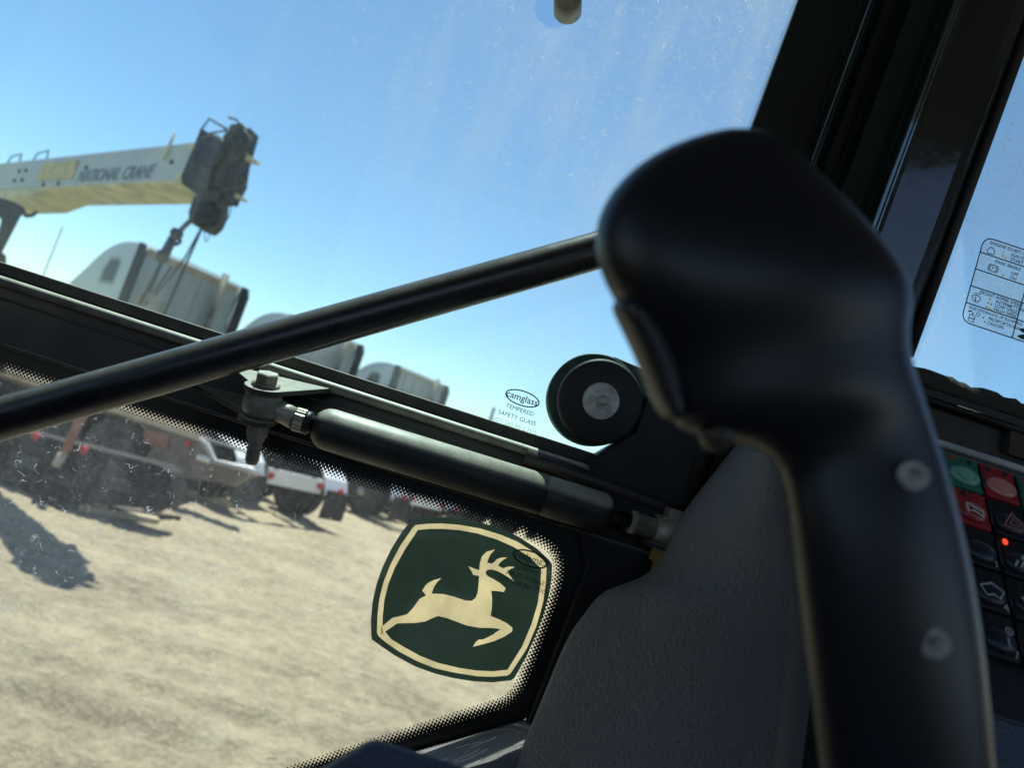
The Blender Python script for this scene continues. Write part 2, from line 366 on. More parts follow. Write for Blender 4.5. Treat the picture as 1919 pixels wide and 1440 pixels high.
# lower right frame round the lower pane
MB().prism([P(1088, 1000, .560), P(1160, 985, .560), P(1345, 985, .560), P(1330, 1250, .560), P(1200, 1560, .560), P(900, 1560, .560), P(1000, 1330, .560), P(1100, 1065, .560)], (0, .014, 0)).build('lower_frame', BLACK, cab, bevel=.001)
# dark wall under the right-hand window
MB().prism([P(1640, 690, .545), P(2100, 842, .545), P(2100, 1500, .545), P(1380, 1500, .545), P(1360, 800, .545), P(1560, 790, .545)], (0, .04, 0)).build('dash_wall', BLACK, cab, bevel=.002)
tr = MB(); pts = [P(1690 + i * 12, 704 + .335 * (i * 12 - 5) + random.uniform(-2.5, 2.5), .556 + random.uniform(-.001, .001)) for i in range(30)]
tr.tube(pts, [.0085 + random.uniform(-.0007, .0007) for _ in pts], 12).build('window_trim', mat('felt', (.03, .03, .028), .95, bump=1.0, bscale=700), cab)
MB().tube([P(1725, 745, .54), P(2050, 852, .54)], .003, 8).build('trim_edge', BLACK, cab)
MB().prism([P(1895, 806, .539), P(1990, 838, .539), P(1990, 885, .539), P(1890, 850, .539)], (0, .008, 0)).build('foam_patch', mat('foam', (.05, .04, .032), .9, bump=1, bscale=400), cab)

# ================================================================== PANES
def pane(name, label, pts, material, Y=YW):
    o = MB().prism(pts, (0, GT, 0)).build(name, material); return tag(o, label, 'window')
def glyph_oval(mb, c, rx, rz, w, Y):
    pts = [V((c.x + rx * math.cos(a), Y, c.z + rz * math.sin(a))) for a in [2 * math.pi * i / 40 for i in range(40)]]
    ribbon(mb, pts, w, (0, 1, 0), True)
ZTOP = ROOF - .01
ur = P(1488 + 60, -260, YW)
gl_u = glass_mat('upper_glass', (.83, .978, .99), .056, .22, corner=(tuple(P(1500, -60, YW)), .5, 3.0), hole=(tuple(P(1041, 12, YW)), 42 / FPX * YW * 1.02), strands=.22)
pl = [P(1118, 862, YW), P(1195, 818, YW), P(1190 + 40, 770, YW), P(1488 + 40 + 110, -300, YW)]
xl = -.79
up_poly = [V((xl, YW, P(-420, T(-420, 12), YW).z))] + [P(600, T(600, 12), YW)] + pl + [V((pl[-1].x + .012, YW, ROOF - .005)), V((xl, YW, ROOF - .005))]
upper = pane('upper_window', 'large clear dusty pane above the window bar, sky behind it', up_poly, gl_u)
pr = MB(); c = P(979, 747, YW); glyph_oval(pr, c, 32.5 * YW / FPX, 13.5 * YW / FPX, .0009, YW - .0006); pr.build('oval_mark', PRINT, upper)
X1, Z1 = V((1, 0, 0)), V((0, 0, 1))
k = YW / FPX
def glass_text(s, px, py, size, parent, mirror=False, Y=YW - .0006, mt=None, weight=0, yd=Z1):
    o = P(px, py, Y); xd = -X1 if mirror else X1
    return text('lettering', s, size * k, o, xd, yd, mt or PRINT, parent, align='CENTER', weight=weight)
glass_text('camglass', 977, 752, 17.8, upper, weight=.00006)
glass_text('TEMPERED', 973, 772, 11.6, upper)
glass_text('SAFETY GLASS', 968, 787, 11.6, upper)
FADE = film_mat('faded_print', (.03, .05, .05), .3, .5, .6)
glass_text('DOT-260 AS-2 M15', 962, 801, 11, upper, mt=FADE)

gl_l = glass_mat('lower_glass', (.93, .97, .955), .028, .20, corner=(tuple(P(150, 880, YW)), .3, 1.7), strands=.38)
lo_poly = [V((xl, YW, P(-420, T(-420, 140), YW).z)), P(1000, T(1000, 140), YW), P(1115, 1010, YW), P(1118, 1060, YW), P(1000, 1380, YW), P(960, 1400, YW), P(500, 1545, YW)]
lo_poly += [V((-.45, YW, 1.62)), V((xl, YW, 1.62))]
lower = pane('lower_window', 'lower dusty pane with dotted black border, dirt yard behind it', lo_poly, gl_l)
# printed border and its dots
inner = [(-420, T(-420, 184)), (0, T(0, 186)), (500, T(500, 184)), (960, T(960, 176)), (1005, 999), (1038, 1020), (1054, 1045), (1056, 1075), (1048, 1112), (1030, 1165), (1005, 1235), (985, 1285), (972, 1308), (950, 1325), (920, 1335), (810, 1370), (732, 1396), (560, 1452), (430, 1496)]
inner = [(-420, T(-420, 184)), (0, T(0, 186)), (500, T(500, 184))] + [tuple(p)[:2] for p in spline([V((*q, 0)) for q in inner[3:]], 5)]
YF = YW - .0004
outn = []
for i, (x, y) in enumerate(inner):
    a = inner[max(i - 1, 0)]; b = inner[min(i + 1, len(inner) - 1)]; tx, ty = b[0] - a[0], b[1] - a[1]; L = math.hypot(tx, ty); outn.append((ty / L, -tx / L))
mb = MB()
q0 = [P(x, y, YF) for x, y in inner]; q1 = [P(x + nx_ * (38 if y > 1290 else 56), y + ny_ * (38 if y > 1290 else 56), YF) for (x, y), (nx_, ny_) in zip(inner, outn)]
n_ = len(q0); mb.add(q0 + q1, [(i, i + 1, n_ + i + 1, n_ + i) for i in range(n_ - 1)]); mb.build('border', FRIT, lower)
dots = MB(); acc = 0; step = 7.8; kk = 0
for i in range(len(inner) - 1):
    (x0, y0), (x1, y1) = inner[i], inner[i + 1]; L = math.hypot(x1 - x0, y1 - y0); tx, ty = (x1 - x0) / L, (y1 - y0) / L
    while acc < L:
        for r_, (off, rad) in enumerate(((1.2, 3.9), (5.6, 3.4), (10.0, 2.85), (14.4, 2.25), (18.6, 1.6))):
            sh = 0 if r_ % 2 == 0 else step / 2
            x = x0 + tx * (acc + sh) - outn[i][0] * off; y = y0 + ty * (acc + sh) - outn[i][1] * off
            c = P(x, y, YF); rr = rad * k
            dots.add([c + V((rr * math.cos(a), 0, rr * math.sin(a))) for a in [j * math.pi / 3 for j in range(6)]], [(0, 1, 2, 3, 4, 5)])
        acc += step
    acc -= L
d_ = dots.build('border_dots', FRIT, lower); d_['kind'] = 'stuff'
pr = MB(); c = P(994, 1048, YW); glyph_oval(pr, c, 33 * k, 13.5 * k, .0011, YW - .0006); pr.build('oval_mark', FRIT, lower)
glass_text('camglass', 993, 1053, 17.8, lower, True, mt=FRIT)
glass_text('TEMPERED', 988, 1073, 11.6, lower, True, mt=FRIT)
glass_text('SAFETY GLASS', 983, 1087, 11.6, lower, True, mt=FRIT)
glass_text('DOT-260 AS-2 M15', 978, 1100, 11, lower, True, mt=FRIT)

gl_r = glass_mat('right_glass', (.83, .978, .99), .065, .22, corner=(tuple(P(1800, 300, YW)), .3, 2.0), strands=.2)
ra = post_pt(.985, .84, YW); rb = post_pt(.985, -.5, YW)
right = pane('right_window', 'dusty pane right of the ribbed post carrying a control legend sticker', [ra, P(1720, 715, YW), P(2250, 895, YW), V((P(2250, 895, YW).x, YW, ROOF - .005)), V((rb.x, YW, ROOF - .005))], gl_r)

# ================================================================== LEAPING-DEER STICKER (outside of the lower pane)
def DC(pts, Y):          # tracing grid of the sticker -> its plane
    return [P(680 + x / 4.115, 950 + y / 4.115, Y) for x, y in pts]
YS = YW + GT + .0004
outer = [(380, 98), (480, 86), (600, 81), (750, 92), (900, 120), (1050, 165), (1200, 230), (1350, 330), (1460, 435), (1456, 560), (1432, 700), (1395, 830), (1340, 980), (1265, 1150), (1160, 1340), (1000, 1357), (860, 1350), (700, 1325), (550, 1288), (400, 1233), (250, 1152), (150, 1085), (65, 1022), (62, 880), (75, 730), (105, 600), (150, 470), (220, 325), (300, 195)]
bo = [(400, 143), (500, 132), (600, 130), (740, 140), (900, 168), (1050, 212), (1190, 270), (1310, 345), (1418, 440), (1412, 580), (1390, 740), (1340, 920), (1265, 1095), (1130, 1303), (1000, 1315), (880, 1310), (720, 1285), (560, 1250), (420, 1195), (280, 1120), (180, 1052), (108, 990), (112, 850), (126, 720), (157, 590), (212, 450), (290, 300)]
bi = [(425, 180), (520, 172), (620, 172), (740, 181), (885, 208), (1030, 253), (1160, 310), (1280, 385), (1375, 478), (1370, 600), (1348, 750), (1300, 910), (1228, 1080), (1115, 1260), (1000, 1272), (880, 1266), (740, 1245), (580, 1207), (440, 1152), (310, 1080), (220, 1025), (152, 962), (153, 850), (166, 720), (196, 600), (248, 470), (325, 330)]
deer = [(140, 930), (230, 858), (290, 845), (340, 832), (372, 800), (400, 765), (438, 712), (488, 685), (458, 650), (478, 615), (505, 588), (550, 566), (605, 552), (572, 585), (548, 622), (530, 672), (620, 675), (700, 695), (790, 725), (838, 728), (868, 708), (884, 670), (892, 610), (897, 536), (850, 527), (838, 498), (812, 460), (858, 478), (898, 492), (902, 440), (918, 385), (955, 348), (1020, 330), (986, 368), (966, 408), (960, 434), (995, 440), (1012, 430), (1035, 405), (1068, 394), (1112, 392), (1078, 415), (1052, 440), (1044, 458), (1085, 478), (1098, 470), (1128, 463), (1176, 466), (1136, 483), (1116, 510), (1140, 540), (1166, 578), (1120, 545), (1080, 520), (1035, 497), (990, 485), (958, 490), (945, 512), (958, 534), (1010, 562), (1060, 592), (1102, 630), (1088, 660), (1040, 653), (990, 650), (997, 710), (995, 780), (985, 845), (1050, 870), (1110, 900), (1155, 937), (1150, 966), (1090, 1005), (1010, 1040), (930, 1062), (848, 1083), (866, 1052), (890, 1028), (930, 1025), (1000, 990), (1062, 946), (1000, 938), (900, 936), (800, 918), (720, 888), (650, 862), (580, 845), (540, 860), (480, 888), (400, 899), (265, 902), (140, 985)]
SG = film_mat('sticker_green', (.028, .050, .036), .5, .12); SY = film_mat('sticker_cream', (.78, .64, .36), .70, .16)
stick = thing('deer_sticker', 'green and cream leaping deer emblem sticker on the lower pane', 'sticker', P(880, 1280, YS))
def ring_sheet(p, q, Y, name, mt):
    A = DC(p, Y); mb_ = MB()
    if len(p) == len(q):
        B = DC(q, Y); n2 = len(A); mb_.add(A + B, [(i, (i + 1) % n2, n2 + (i + 1) % n2, n2 + i) for i in range(n2)])
    return mb_.build(name, mt, stick)
def resample(p, n):                     # even points round a closed outline, corner points kept close
    L_ = [0]
    for i in range(len(p)): a_, b_ = p[i], p[(i + 1) % len(p)]; L_.append(L_[-1] + math.hypot(b_[0] - a_[0], b_[1] - a_[1]))
    out = []
    for k_ in range(n):
        t = L_[-1] * k_ / n; i = max(j for j in range(len(p)) if L_[j] <= t); f = (t - L_[i]) / max(1e-6, L_[i + 1] - L_[i]); a_, b_ = p[i], p[(i + 1) % len(p)]
        out.append((a_[0] + (b_[0] - a_[0]) * f, a_[1] + (b_[1] - a_[1]) * f))
    return out
def toward(p, q):                       # nearest matching ring: each outer point paired by angle with the frame outline
    cx, cy = 750, 720; out = []
    for x, y in p:
        best = None
        for i in range(len(q)):
            (x0, y0), (x1, y1) = q[i], q[(i + 1) % len(q)]; dx, dy = x - cx, y - cy; ex, ey = x1 - x0, y1 - y0; den = dx * ey - dy * ex
            if abs(den) < 1e-9: continue
            t = ((x0 - cx) * ey - (y0 - cy) * ex) / den; u = ((x0 - cx) * dy - (y0 - cy) * dx) / den
            if t > 0 and -1e-6 <= u <= 1 + 1e-6: best = (cx + dx * t, cy + dy * t)
        out.append(best or (x, y))
    return out
dense = resample(outer, 120)
ring_sheet(dense, toward(dense, bo), YS, 'green_rim', SG)
dense = resample(bo, 120)
ring_sheet(dense, toward(dense, bi), YS + .0001, 'cream_frame', SY)
field = []
for q in bi:
    if q == (152, 962): field += [(172, 966)] + deer[-2:0:-1] + [(152, 922)]
    else: field.append(q)
fm = MB(); A = DC(field, YS); fm.add(A, [tuple(range(len(A)))]); fm.build('green_field', SG, stick)
dz = MB(); A = DC(deer, YS + .0002); dz.add(A, [tuple(range(len(A)))]); dz.build('leaping_deer', SY, stick)

# ================================================================== CONTROL LEGEND STICKER (right pane)
YL = YW - .0006
leg = thing('legend_sticker', 'clear control legend sticker with ruled boxes on the right pane', 'sticker', P(1850, 640, YL))
o0 = P(1845, 443, YL); mmx = .575 / FPX
def LP(a, b): return o0 + X1 * (a * mmx) - Z1 * (b * mmx)      # photo-sized units along and down the sticker
Wd, Hh, rc = 215, 176, 18
def arc(cx, cy, a0, a1): return [(cx + rc * math.cos(R(a0 + (a1 - a0) * i / 6)), cy + rc * math.sin(R(a0 + (a1 - a0) * i / 6))) for i in range(7)]
out_ = arc(Wd - rc, rc, -90, 0) + arc(Wd - rc, Hh - rc, 0, 90) + arc(rc, Hh - rc, 90, 180) + arc(rc, rc, 180, 270)
MB().prism([LP(a, b) + V((0, .0003, 0)) for a, b in out_], (0, .0002, 0)).build('clear_film', film_mat('clear_film', (.8, .82, .8), .7, .2, .16), leg)
rl = MB(); LW = .0009
ribbon(rl, [LP(a, b) for a, b in out_], LW, (0, 1, 0), True)
for b in (33, 68, 103, 138): ribbon(rl, [LP(0, b), LP(Wd, b)], LW, (0, 1, 0))
ribbon(rl, [LP(104, 68), LP(104, Hh)], LW, (0, 1, 0)); rl.build('ruled_lines', PRINT, leg)
def lt(s, a, b, size=9.2): text('lettering', s, size * mmx, LP(a, b), X1, Z1, PRINT, leg, weight=.00006)
lt('ENGINE START/ IGNITION', 14, 11); lt('IGN ON', 60, 21); lt('START (HOLD)', 60, 30)
lt('PARK BRAKE', 33, 44); lt('OFF', 68, 56); lt('ON', 68, 65)
lt('FRONT WIPER SPEED', 20, 112); lt('INTERMITTENT', 55, 120); lt('LOW SPEED', 55, 128); lt('HIGH SPEED', 55, 136)
lt('AUX HYDRAULIC (IF EQUIPPED)', 8, 147, 7.6); lt('PROPORTIONAL', 50, 157); lt('ON/OFF', 50, 166)
ic = MB(); w_ = .0007
def circ(a, b, r_, n=18, a0=0, a1=360): return [LP(a + r_ * math.cos(R(a0 + (a1 - a0) * i / n)), b + r_ * math.sin(R(a0 + (a1 - a0) * i / n))) for i in range(n + (a1 - a0 < 360))]
ribbon(ic, [LP(16, 17), LP(24, 17), LP(24, 20), LP(28, 24), LP(26, 30), LP(14, 30), LP(12, 24), LP(16, 20)], w_, (0, 1, 0), True)
ribbon(ic, circ(33, 56, 7), w_, (0, 1, 0), True); ribbon(ic, circ(33, 56, 10, 8, -50, 50), w_, (0, 1, 0)); ribbon(ic, circ(33, 56, 10, 8, 130, 230), w_, (0, 1, 0))
ribbon(ic, [LP(8, 121), LP(17, 117), LP(26, 121), LP(22, 130), LP(12, 130)], w_, (0, 1, 0), True); ribbon(ic, [LP(10, 115), LP(24, 113)], w_ * .8, (0, 1, 0)); ribbon(ic, [LP(17, 131), LP(15, 121)], w_, (0, 1, 0))
ribbon(ic, [LP(13, 158), LP(24, 158), LP(24, 171), LP(13, 171)], w_, (0, 1, 0), True); ribbon(ic, [LP(13, 165), LP(24, 165)], w_, (0, 1, 0)); ribbon(ic, [LP(18, 152), LP(18, 158)], w_, (0, 1, 0)); ribbon(ic, circ(29, 153, 3.5, 12), w_ * .7, (0, 1, 0), True)
ribbon(ic, [LP(8, 153), LP(16, 151)], w_ * 1.4, (0, 1, 0))
for a, b in ((112, 152), (112, 165)):            # little machine outlines
    MB().add([LP(a, b + 4), LP(a + 5, b), LP(a + 12, b - 3), LP(a + 22, b - 4), LP(a + 26, b + 2), LP(a + 26, b + 7), LP(a + 8, b + 7)], [tuple(range(7))]).build('symbol', PRINT, leg)
o_ = ic.build('symbols', PRINT, leg); o_['kind'] = 'stuff'
text('lettering', 'P', 11 * mmx, LP(29.8, 60), X1, Z1, PRINT, leg)
yd_ = MB()
for a, b in ((44, 19), (44, 26), (51, 27), (55, 63), (43, 117), (42, 125), (48, 126), (40, 134), (46, 135), (51, 136), (40, 156), (45, 163)):
    yd_.add(circ(a, b, 2.3, 8), [tuple(range(8))])
yd_.build('yellow_dots', film_mat('yellow_print', (.75, .58, .12), .6, .2), leg)

# ================================================================== RUBBER BUMPER on the upper pane and small pane bolt
c = P(1126, 752, .54)
bump_ = thing('window_bumper', 'round black rubber bumper with steel washer on the upper pane corner', 'bumper', c)
MB().lathe(c, (0, 1, 0), [(0, .004), (0, .0275), (.0015, .0295), (.006, .0297), (.0135, .0295), (.0145, .028)], 48).build('rubber_pad', RUBBER, bump_)
wsh = MB().lathe(c - V((0, .0018, 0)), (0, 1, 0), [(0, .0035), (0, .0122), (.0005, .0128), (.003, .0128)], 36).build('washer', mat('washer_steel', (.55, .55, .52), .45, metal=.15, var=.25, vscale=200, dirt=(.2, .14, .08), dscale=120, damt=.5), bump_)
MB().lathe(c + V((.0012, -.0075, 0)), (0, 1, 0), [(0, .0022), (.0004, .0034), (.003, .0036), (.003, .0052), (.0075, .0052)], 6, False).build('bolt', ZINC, wsh)
c2 = P(1108, 752, .572)
MB().lathe(c2 - V((0, .017, 0)), (0, 1, 0), [(0, .012), (0, .0322), (.001, .0332), (.0185, .0332), (.0195, .03)], 48).build('hub', TEAL, bump_)
MB().prism([P(1150, 668, .558), P(1225, 700, .558), P(1260, 715, .558), P(1225, 842, .558), P(1150, 836, .558)], (0, .012, 0)).build('strap', TEAL, bump_, bevel=.001)
c = P(1064, -6, .557)
pb = thing('pane_bolt', 'small dull metal bolt cap standing on the upper pane', 'bolt', c)
MB().lathe(c, (.1, 1, 0), [(0, .004), (.001, .009), (.004, .0105), (.018, .0108)], 28).build('cap', ZINC2, pb)

# ================================================================== GRAB BAR
g0 = P(-330, 898, .468); g1 = P(0, 786, .478); g2 = P(1110, 472, .520); g3 = P(1500, 355, .546)
d0 = (g1 - g0).normalized(); tl = g1 - d0 * ((g1.x + .80) / d0.x)
gb = thing('grab_bar', 'black tubular grab bar crossing the panes', 'bar', g1)
MB().tube([tl, g0, g1, g1.lerp(g2, .5), g2, g3], .0128, 28).build('tube', TUBE, gb)
MB().lathe(tl, (1, 0, 0), [(-.01, .022), (0, .022), (.004, .02)], 20).build('end_flange', TUBE, gb)

# ================================================================== GAS STRUT
YA = .522
a = P(590, 797, YA); b = P(1142, 966, .540); ax = (b - a).normalized()
st = thing('gas_strut', 'black gas strut bolted under the window bar with steel rod ends', 'strut', P(490, 850, YA))
L = (b - a).length; r_ = .0139
TB = mat('strut_paint', (.014, .014, .013), .45, var=.2, vscale=120, bump=.2, bscale=1200, dirt=(.05, .045, .035), dscale=35, damt=.35, top=((.50, .47, .37), .97))
cyl_ = MB().lathe(a, ax, [(0, .004), (0, .0085), (.003, .0115), (.006, .0132), (.010, r_), (L - .048, r_), (L - .0475, r_ - .0008), (L - .0465, r_ - .0008), (L - .046, r_), (L - .006, r_), (L - .002, r_ - .002), (L, r_ - .006), (L, .003)], 40).build('cylinder', TB, st)
MB().lathe(a - ax * .0075, ax, [(0, .0035), (0, .0072), (.0005, .0078), (.0045, .0078), (.005, .006), (.008, .006)], 24).build('collar', BLACK, st)
e0 = P(492, 757, YA); neck = a - ax * .0072
kn = MB()
nk = 36; rings = []
for h in (0, .0062):
    rings.append([neck - ax * h + (ax.orthogonal().normalized() * math.cos(2 * math.pi * i / nk) + ax.cross(ax.orthogonal().normalized()) * math.sin(2 * math.pi * i / nk)) * (.0079 if i % 2 else .0073) for i in range(nk)])
kn.rings(rings, False).build('knurled_nut', ZINC, st)
MB().cyl(neck - ax * .006, e0 + ax * .006, .0072, 24, .0068).build('rod_end_neck', ZINC, st)
AX = V((-.08, -.27, .95)).normalized()
eye = MB().lathe(e0 - AX * .0085, AX, [(0, .008), (0, .0098), (.003, .0120), (.0085, .0127), (.014, .0120), (.017, .0098), (.017, .008)], 32).build('rod_end_eye', ZINC2, st)
def plate(h, name, rad, x0px, x1px, mt):
    c0 = e0 + AX * h
    def zz(x, y): return V((x, y, c0.z - (AX.x * (x - c0.x) + AX.y * (y - c0.y)) / AX.z))
    xa_, xb_ = P(x0px, T(x0px, 100), .567).x, P(x1px, T(x1px, 100), .567).x
    pts = [zz(xa_, .5668), zz(xb_, .5668)] + [zz(c0.x + rad * math.cos(R(t)), c0.y + rad * math.sin(R(t))) for t in range(-38, -200, -12)]
    return MB().prism(pts, AX * .0035).build(name, mt, st, bevel=.0005)
plate(.0088, 'bracket_plate', .0135, 395, 625, DUSTY_LIT)
plate(-.0124, 'bracket_plate', .0135, 360, 560, DUSTY_LIT)
zt = e0 + AX * .0124
MB().lathe(zt, AX, [(0, .0092), (.0018, .0092), (.0018, .005)], 28).build('washer', ZINC2, st)
MB().lathe(zt + AX * .0018, AX, [(0, .0076), (.0062, .0076), (.0070, .0066), (.0071, .002)], 6, False).build('bolt_head', ZINC, st)
zb = e0 - AX * .0124
MB().lathe(zb, -AX, [(0, .0078), (.0092, .0078), (.0093, .0068), (.0125, .0064), (.0126, .004)], 6, False).build('nut', ZINC2, st)
th = [(0, .0055)]
for i in range(9): th += [(.0018 * i + .0005, .0048), (.0018 * i + .0013, .0040)]
th += [(.0172, .004)]
MB().lathe(zb - AX * .012, -AX, th, 20).build('threaded_end', ZINC2, st)
# right rod end
MB().cyl(b - ax * .004, b + ax * .016, .0048, 16).build('rod', BLACK, st)
MB().lathe(b + ax * .015, ax, [(0, .004), (0, .0078), (.004, .0082), (.0045, .0074), (.028, .0070), (.034, .006)], 24).build('rod_end_neck', ZINC2, st)
er = b + ax * .044
MB().lathe(er - Z1 * .008, Z1, [(0, .008), (0, .011), (.008, .0135), (.016, .011), (.016, .008)], 28).build('rod_end_eye', ZINC, st)
MB().lathe((er.x, er.y, er.z + .008), Z1, [(0, .013), (.002, .013), (.002, .008), (.0085, .008), (.009, .006)], 6, False).build('bolt_head', ZINC2, st)
MB().prism([V((er.x - .014, er.y - .012, er.z - .012)), V((er.x + .03, er.y - .012, er.z - .012)), V((er.x + .03, .562, er.z - .012)), V((er.x - .014, .562, er.z - .012))], (0, 0, .0035)).build('bracket_plate', DUSTY_LIT, st, bevel=.0005)
MB().lathe((er.x, er.y, er.z - .012), -Z1, [(0, .0085), (.009, .0085), (.0095, .005), (.02, .005)], 6, False).build('nut', mat('yellow_zinc', (.35, .24, .09), .5, metal=.6, var=.3, vscale=90), st)

# ================================================================== SILL, DASH COVER, GREY COVER
sl = MB(); A = P(640, 1446, .573); B = P(1030, 1333, .573)
down = V((0, 0, -.02))
sl.hexa([A + down, B + down, B + down + V((0, -.05, -.004)), A + down + V((0, -.05, -.004)), A, B, B + V((0, -.05, -.004)), A + V((0, -.05, -.004))])
sill = tag(sl.build('window_sill', LEDGE, None, bevel=.003), 'grey sill under the lower pane lit through the dotted border', 'sill')
dk = MB()
fr = [(545, 1472), (640, 1415), (686, 1388), (700, 1384), (716, 1386), (800, 1412), (905, 1447), (1000, 1480)]
A = [P(x, y + 4, .30) for x, y in fr]; A2 = [P(x, y + 8, .295) for x, y in fr]
base = [V((p.x, .25, FLOOR)) for p in A2]
back = [p + V((0, .05, -.033)) for p in A]; bb = [V((p.x, .35, FLOOR)) for p in A]
n_ = len(A); allv = base + A2 + A + back + bb
fs = []
for r__ in range(4):
    for i in range(n_ - 1): fs.append((r__ * n_ + i, r__ * n_ + i + 1, (r__ + 1) * n_ + i + 1, (r__ + 1) * n_ + i))
for i in range(n_ - 1): fs.append((4 * n_ + i, 4 * n_ + i + 1, i + 1, i))
fs.append(tuple(r__ * n_ for r__ in range(5))); fs.append(tuple(r__ * n_ + n_ - 1 for r__ in range(4, -1, -1)))
dk.add(allv, fs, True)
tag(dk.build('dash_cover', DASH, None, bevel=.004), 'peaked blue-grey plastic cover in front of the lower pane', 'cover')

Lp = [(1392, 818), (1335, 890), (1278, 966), (1240, 1046), (1202, 1082), (1132, 1110), (1096, 1150), (1060, 1205), (1012, 1320), (958, 1450), (905, 1580)]
Kp = [(1440, 822), (1452, 900), (1462, 975), (1472, 1050), (1476, 1090), (1478, 1130), (1478, 1170), (1476, 1220), (1464, 1330), (1448, 1455), (1430, 1580)]
rows = []
Ls = spline([V((*p, 0)) for p in Lp], 4); Ks = spline([V((*p, 0)) for p in Kp], 4)
for (l_, k_) in zip(Ls, Ks):
    row = [P(l_.x + 3, l_.y + 2, .548), P(l_.x, l_.y, .528), P(l_.x + 5, l_.y + 1, .520)]
    for f in (.12, .3, .5, .7, .86, .95, 1.0):
        q = l_.lerp(k_, f); row.append(P(q.x, q.y, .520 - .052 * math.sin(f * math.pi * .5)))
    for dx_, dy_ in ((10, .471), (28, .483), (52, .500), (80, .53)):
        row.append(P(k_.x + dx_, k_.y + 4, dy_))
    rows.append(row)
gcv = MB(); nc = len(rows[0]); 
gcv.add([p for r__ in rows for p in r__], [(j * nc + i, j * nc + i + 1, (j + 1) * nc + i + 1, (j + 1) * nc + i) for j in range(len(rows) - 1) for i in range(nc - 1)], True)
gc = gcv.build('post_cover', COVER, None)
md = gc.modifiers.new('thick', 'SOLIDIFY'); md.thickness = .004; md.offset = -1
tag(gc, 'grained grey plastic cover beside the joystick grip', 'cover')
# dark panel right of the cover, behind the grip
MB().prism([P(1520, 880, .50), P(1700, 940, .50), P(1720, 1600, .50), P(1490, 1600, .50), P(1512, 1250, .50)], (0, .02, 0)).build('inner_panel', BLACK, cab)

# ================================================================== CONSOLE + JOYSTICK
con = thing('side_console', 'dark blue-grey side console under the joystick and key panel', 'console', (.3, .1, FLOOR))
MB().box((.10, -.25, FLOOR), (.62, .36, 2.045)).build('body', DASH, con, bevel=.02)
prs = [((1600, 2150), (1915, 2150)), ((1590, 1900), (1905, 1900)), ((1568, 1640), (1888, 1640)), ((1545, 1500), (1872, 1500)), ((1532, 1400), (1862, 1400)), ((1514, 1250), (1850, 1250)), ((1492, 1080), (1825, 1080)), ((1480, 960), (1793, 945)), ((1468, 896), (1772, 870)),
       ((1448, 858), (1750, 805)), ((1405, 836), (1738, 765)), ((1320, 822), (1726, 728)), ((1268, 806), (1714, 692)), ((1250, 770), (1706, 660)), ((1240, 715), (1704, 625)), ((1222, 655), (1707, 592)), ((1170, 592), (1713, 556)), ((1132, 530), (1700, 510)), ((1114, 465), (1672, 468)), ((1119, 410), (1632, 420)), ((1145, 358), (1585, 370)), ((1190, 310), (1540, 325)), ((1255, 270), (1500, 285)), ((1330, 246), (1455, 252)), ((1375, 238), (1425, 241))]
YJ = .20
n_ = 28; rings = []
for i, (l_, r__) in enumerate(prs):
    pl_, pr_ = P(*l_, YJ), P(*r__, YJ); c = (pl_ + pr_) / 2; h = (pr_ - pl_) / 2
    dep = h.length * (.78 if i < 8 else .66); vd = (c - CAM).normalized()
    ring = []
    for j in range(n_):
        t = 2 * math.pi * j / n_; ct, s_ = math.cos(t), math.sin(t); e = .82
        ring.append(c + h * (math.copysign(abs(ct) ** e, ct)) + vd * dep * math.copysign(abs(s_) ** e, s_))
    rings.append(ring)
jy = thing('joystick', 'black moulded joystick grip with a finger trigger rising from the console', 'joystick', P(1740, 2150, YJ))
MB().rings(rings).build('grip', GRIP, jy, subsurf=1)
trp = [(1172, 560), (1196, 600), (1218, 640), (1238, 690), (1250, 745), (1262, 792)]
tg = MB(); rr = []
for i, q in enumerate(trp):
    c = P(*q, YJ - .009); hw = (.0046, .0054, .0056, .0052, .0044, .0026)[i]
    rr.append([c + RT * hw * math.cos(t) + FWD * .009 * math.sin(t) for t in [2 * math.pi * j / 16 for j in range(16)]])
tg.rings(rr).build('trigger', mat('trigger_plastic', (.022, .022, .023), .4, bump=.1, bscale=900), jy, subsurf=1)
MB().lathe(P(1340, 800, YJ - .012), UP * -1 + RT * .2, [(0, .004), (.002, .0045), (.005, .0035), (.006, .001)], 14).build('lever_tip', mat('tip', (.05, .04, .03), .5), jy)
def surf_Y(px, py):                                  # front of the shaft
    return YJ - .155 * .2 * .5
for q in ((1712, 893), (1750, 1207)):
    l_, r__ = (1470, 1790) if q[1] < 1000 else (1510, 1846)
    w2 = (r__ - l_) / 2 / FPX * YJ; f = abs(q[0] - (l_ + r__) / 2) / ((r__ - l_) / 2)
    vd = (P(*q, YJ) - CAM).normalized(); c = P(*q, YJ) - vd * (w2 * .78 * (1 - f ** 2.44) ** .41 + .0009)
    nrm = (-vd + RT * .5 * f).normalized()
    sc_ = MB().lathe(c - nrm * .001, nrm, [(-.002, .0036), (.0010, .0036), (.0014, .0031), (.0014, .0014), (.0006, .0013), (.0006, .0003)], 20).build('screw', mat('screw_steel', (.42, .40, .37), .5, metal=.1, var=.3, vscale=300), jy)
MB().lathe(P(1755, 2150, YJ) - V((0, 0, .004)), Z1, [(-.03, .042), (0, .04), (.012, .030), (.02, .027)], 28).build('boot', RUBBER, jy)

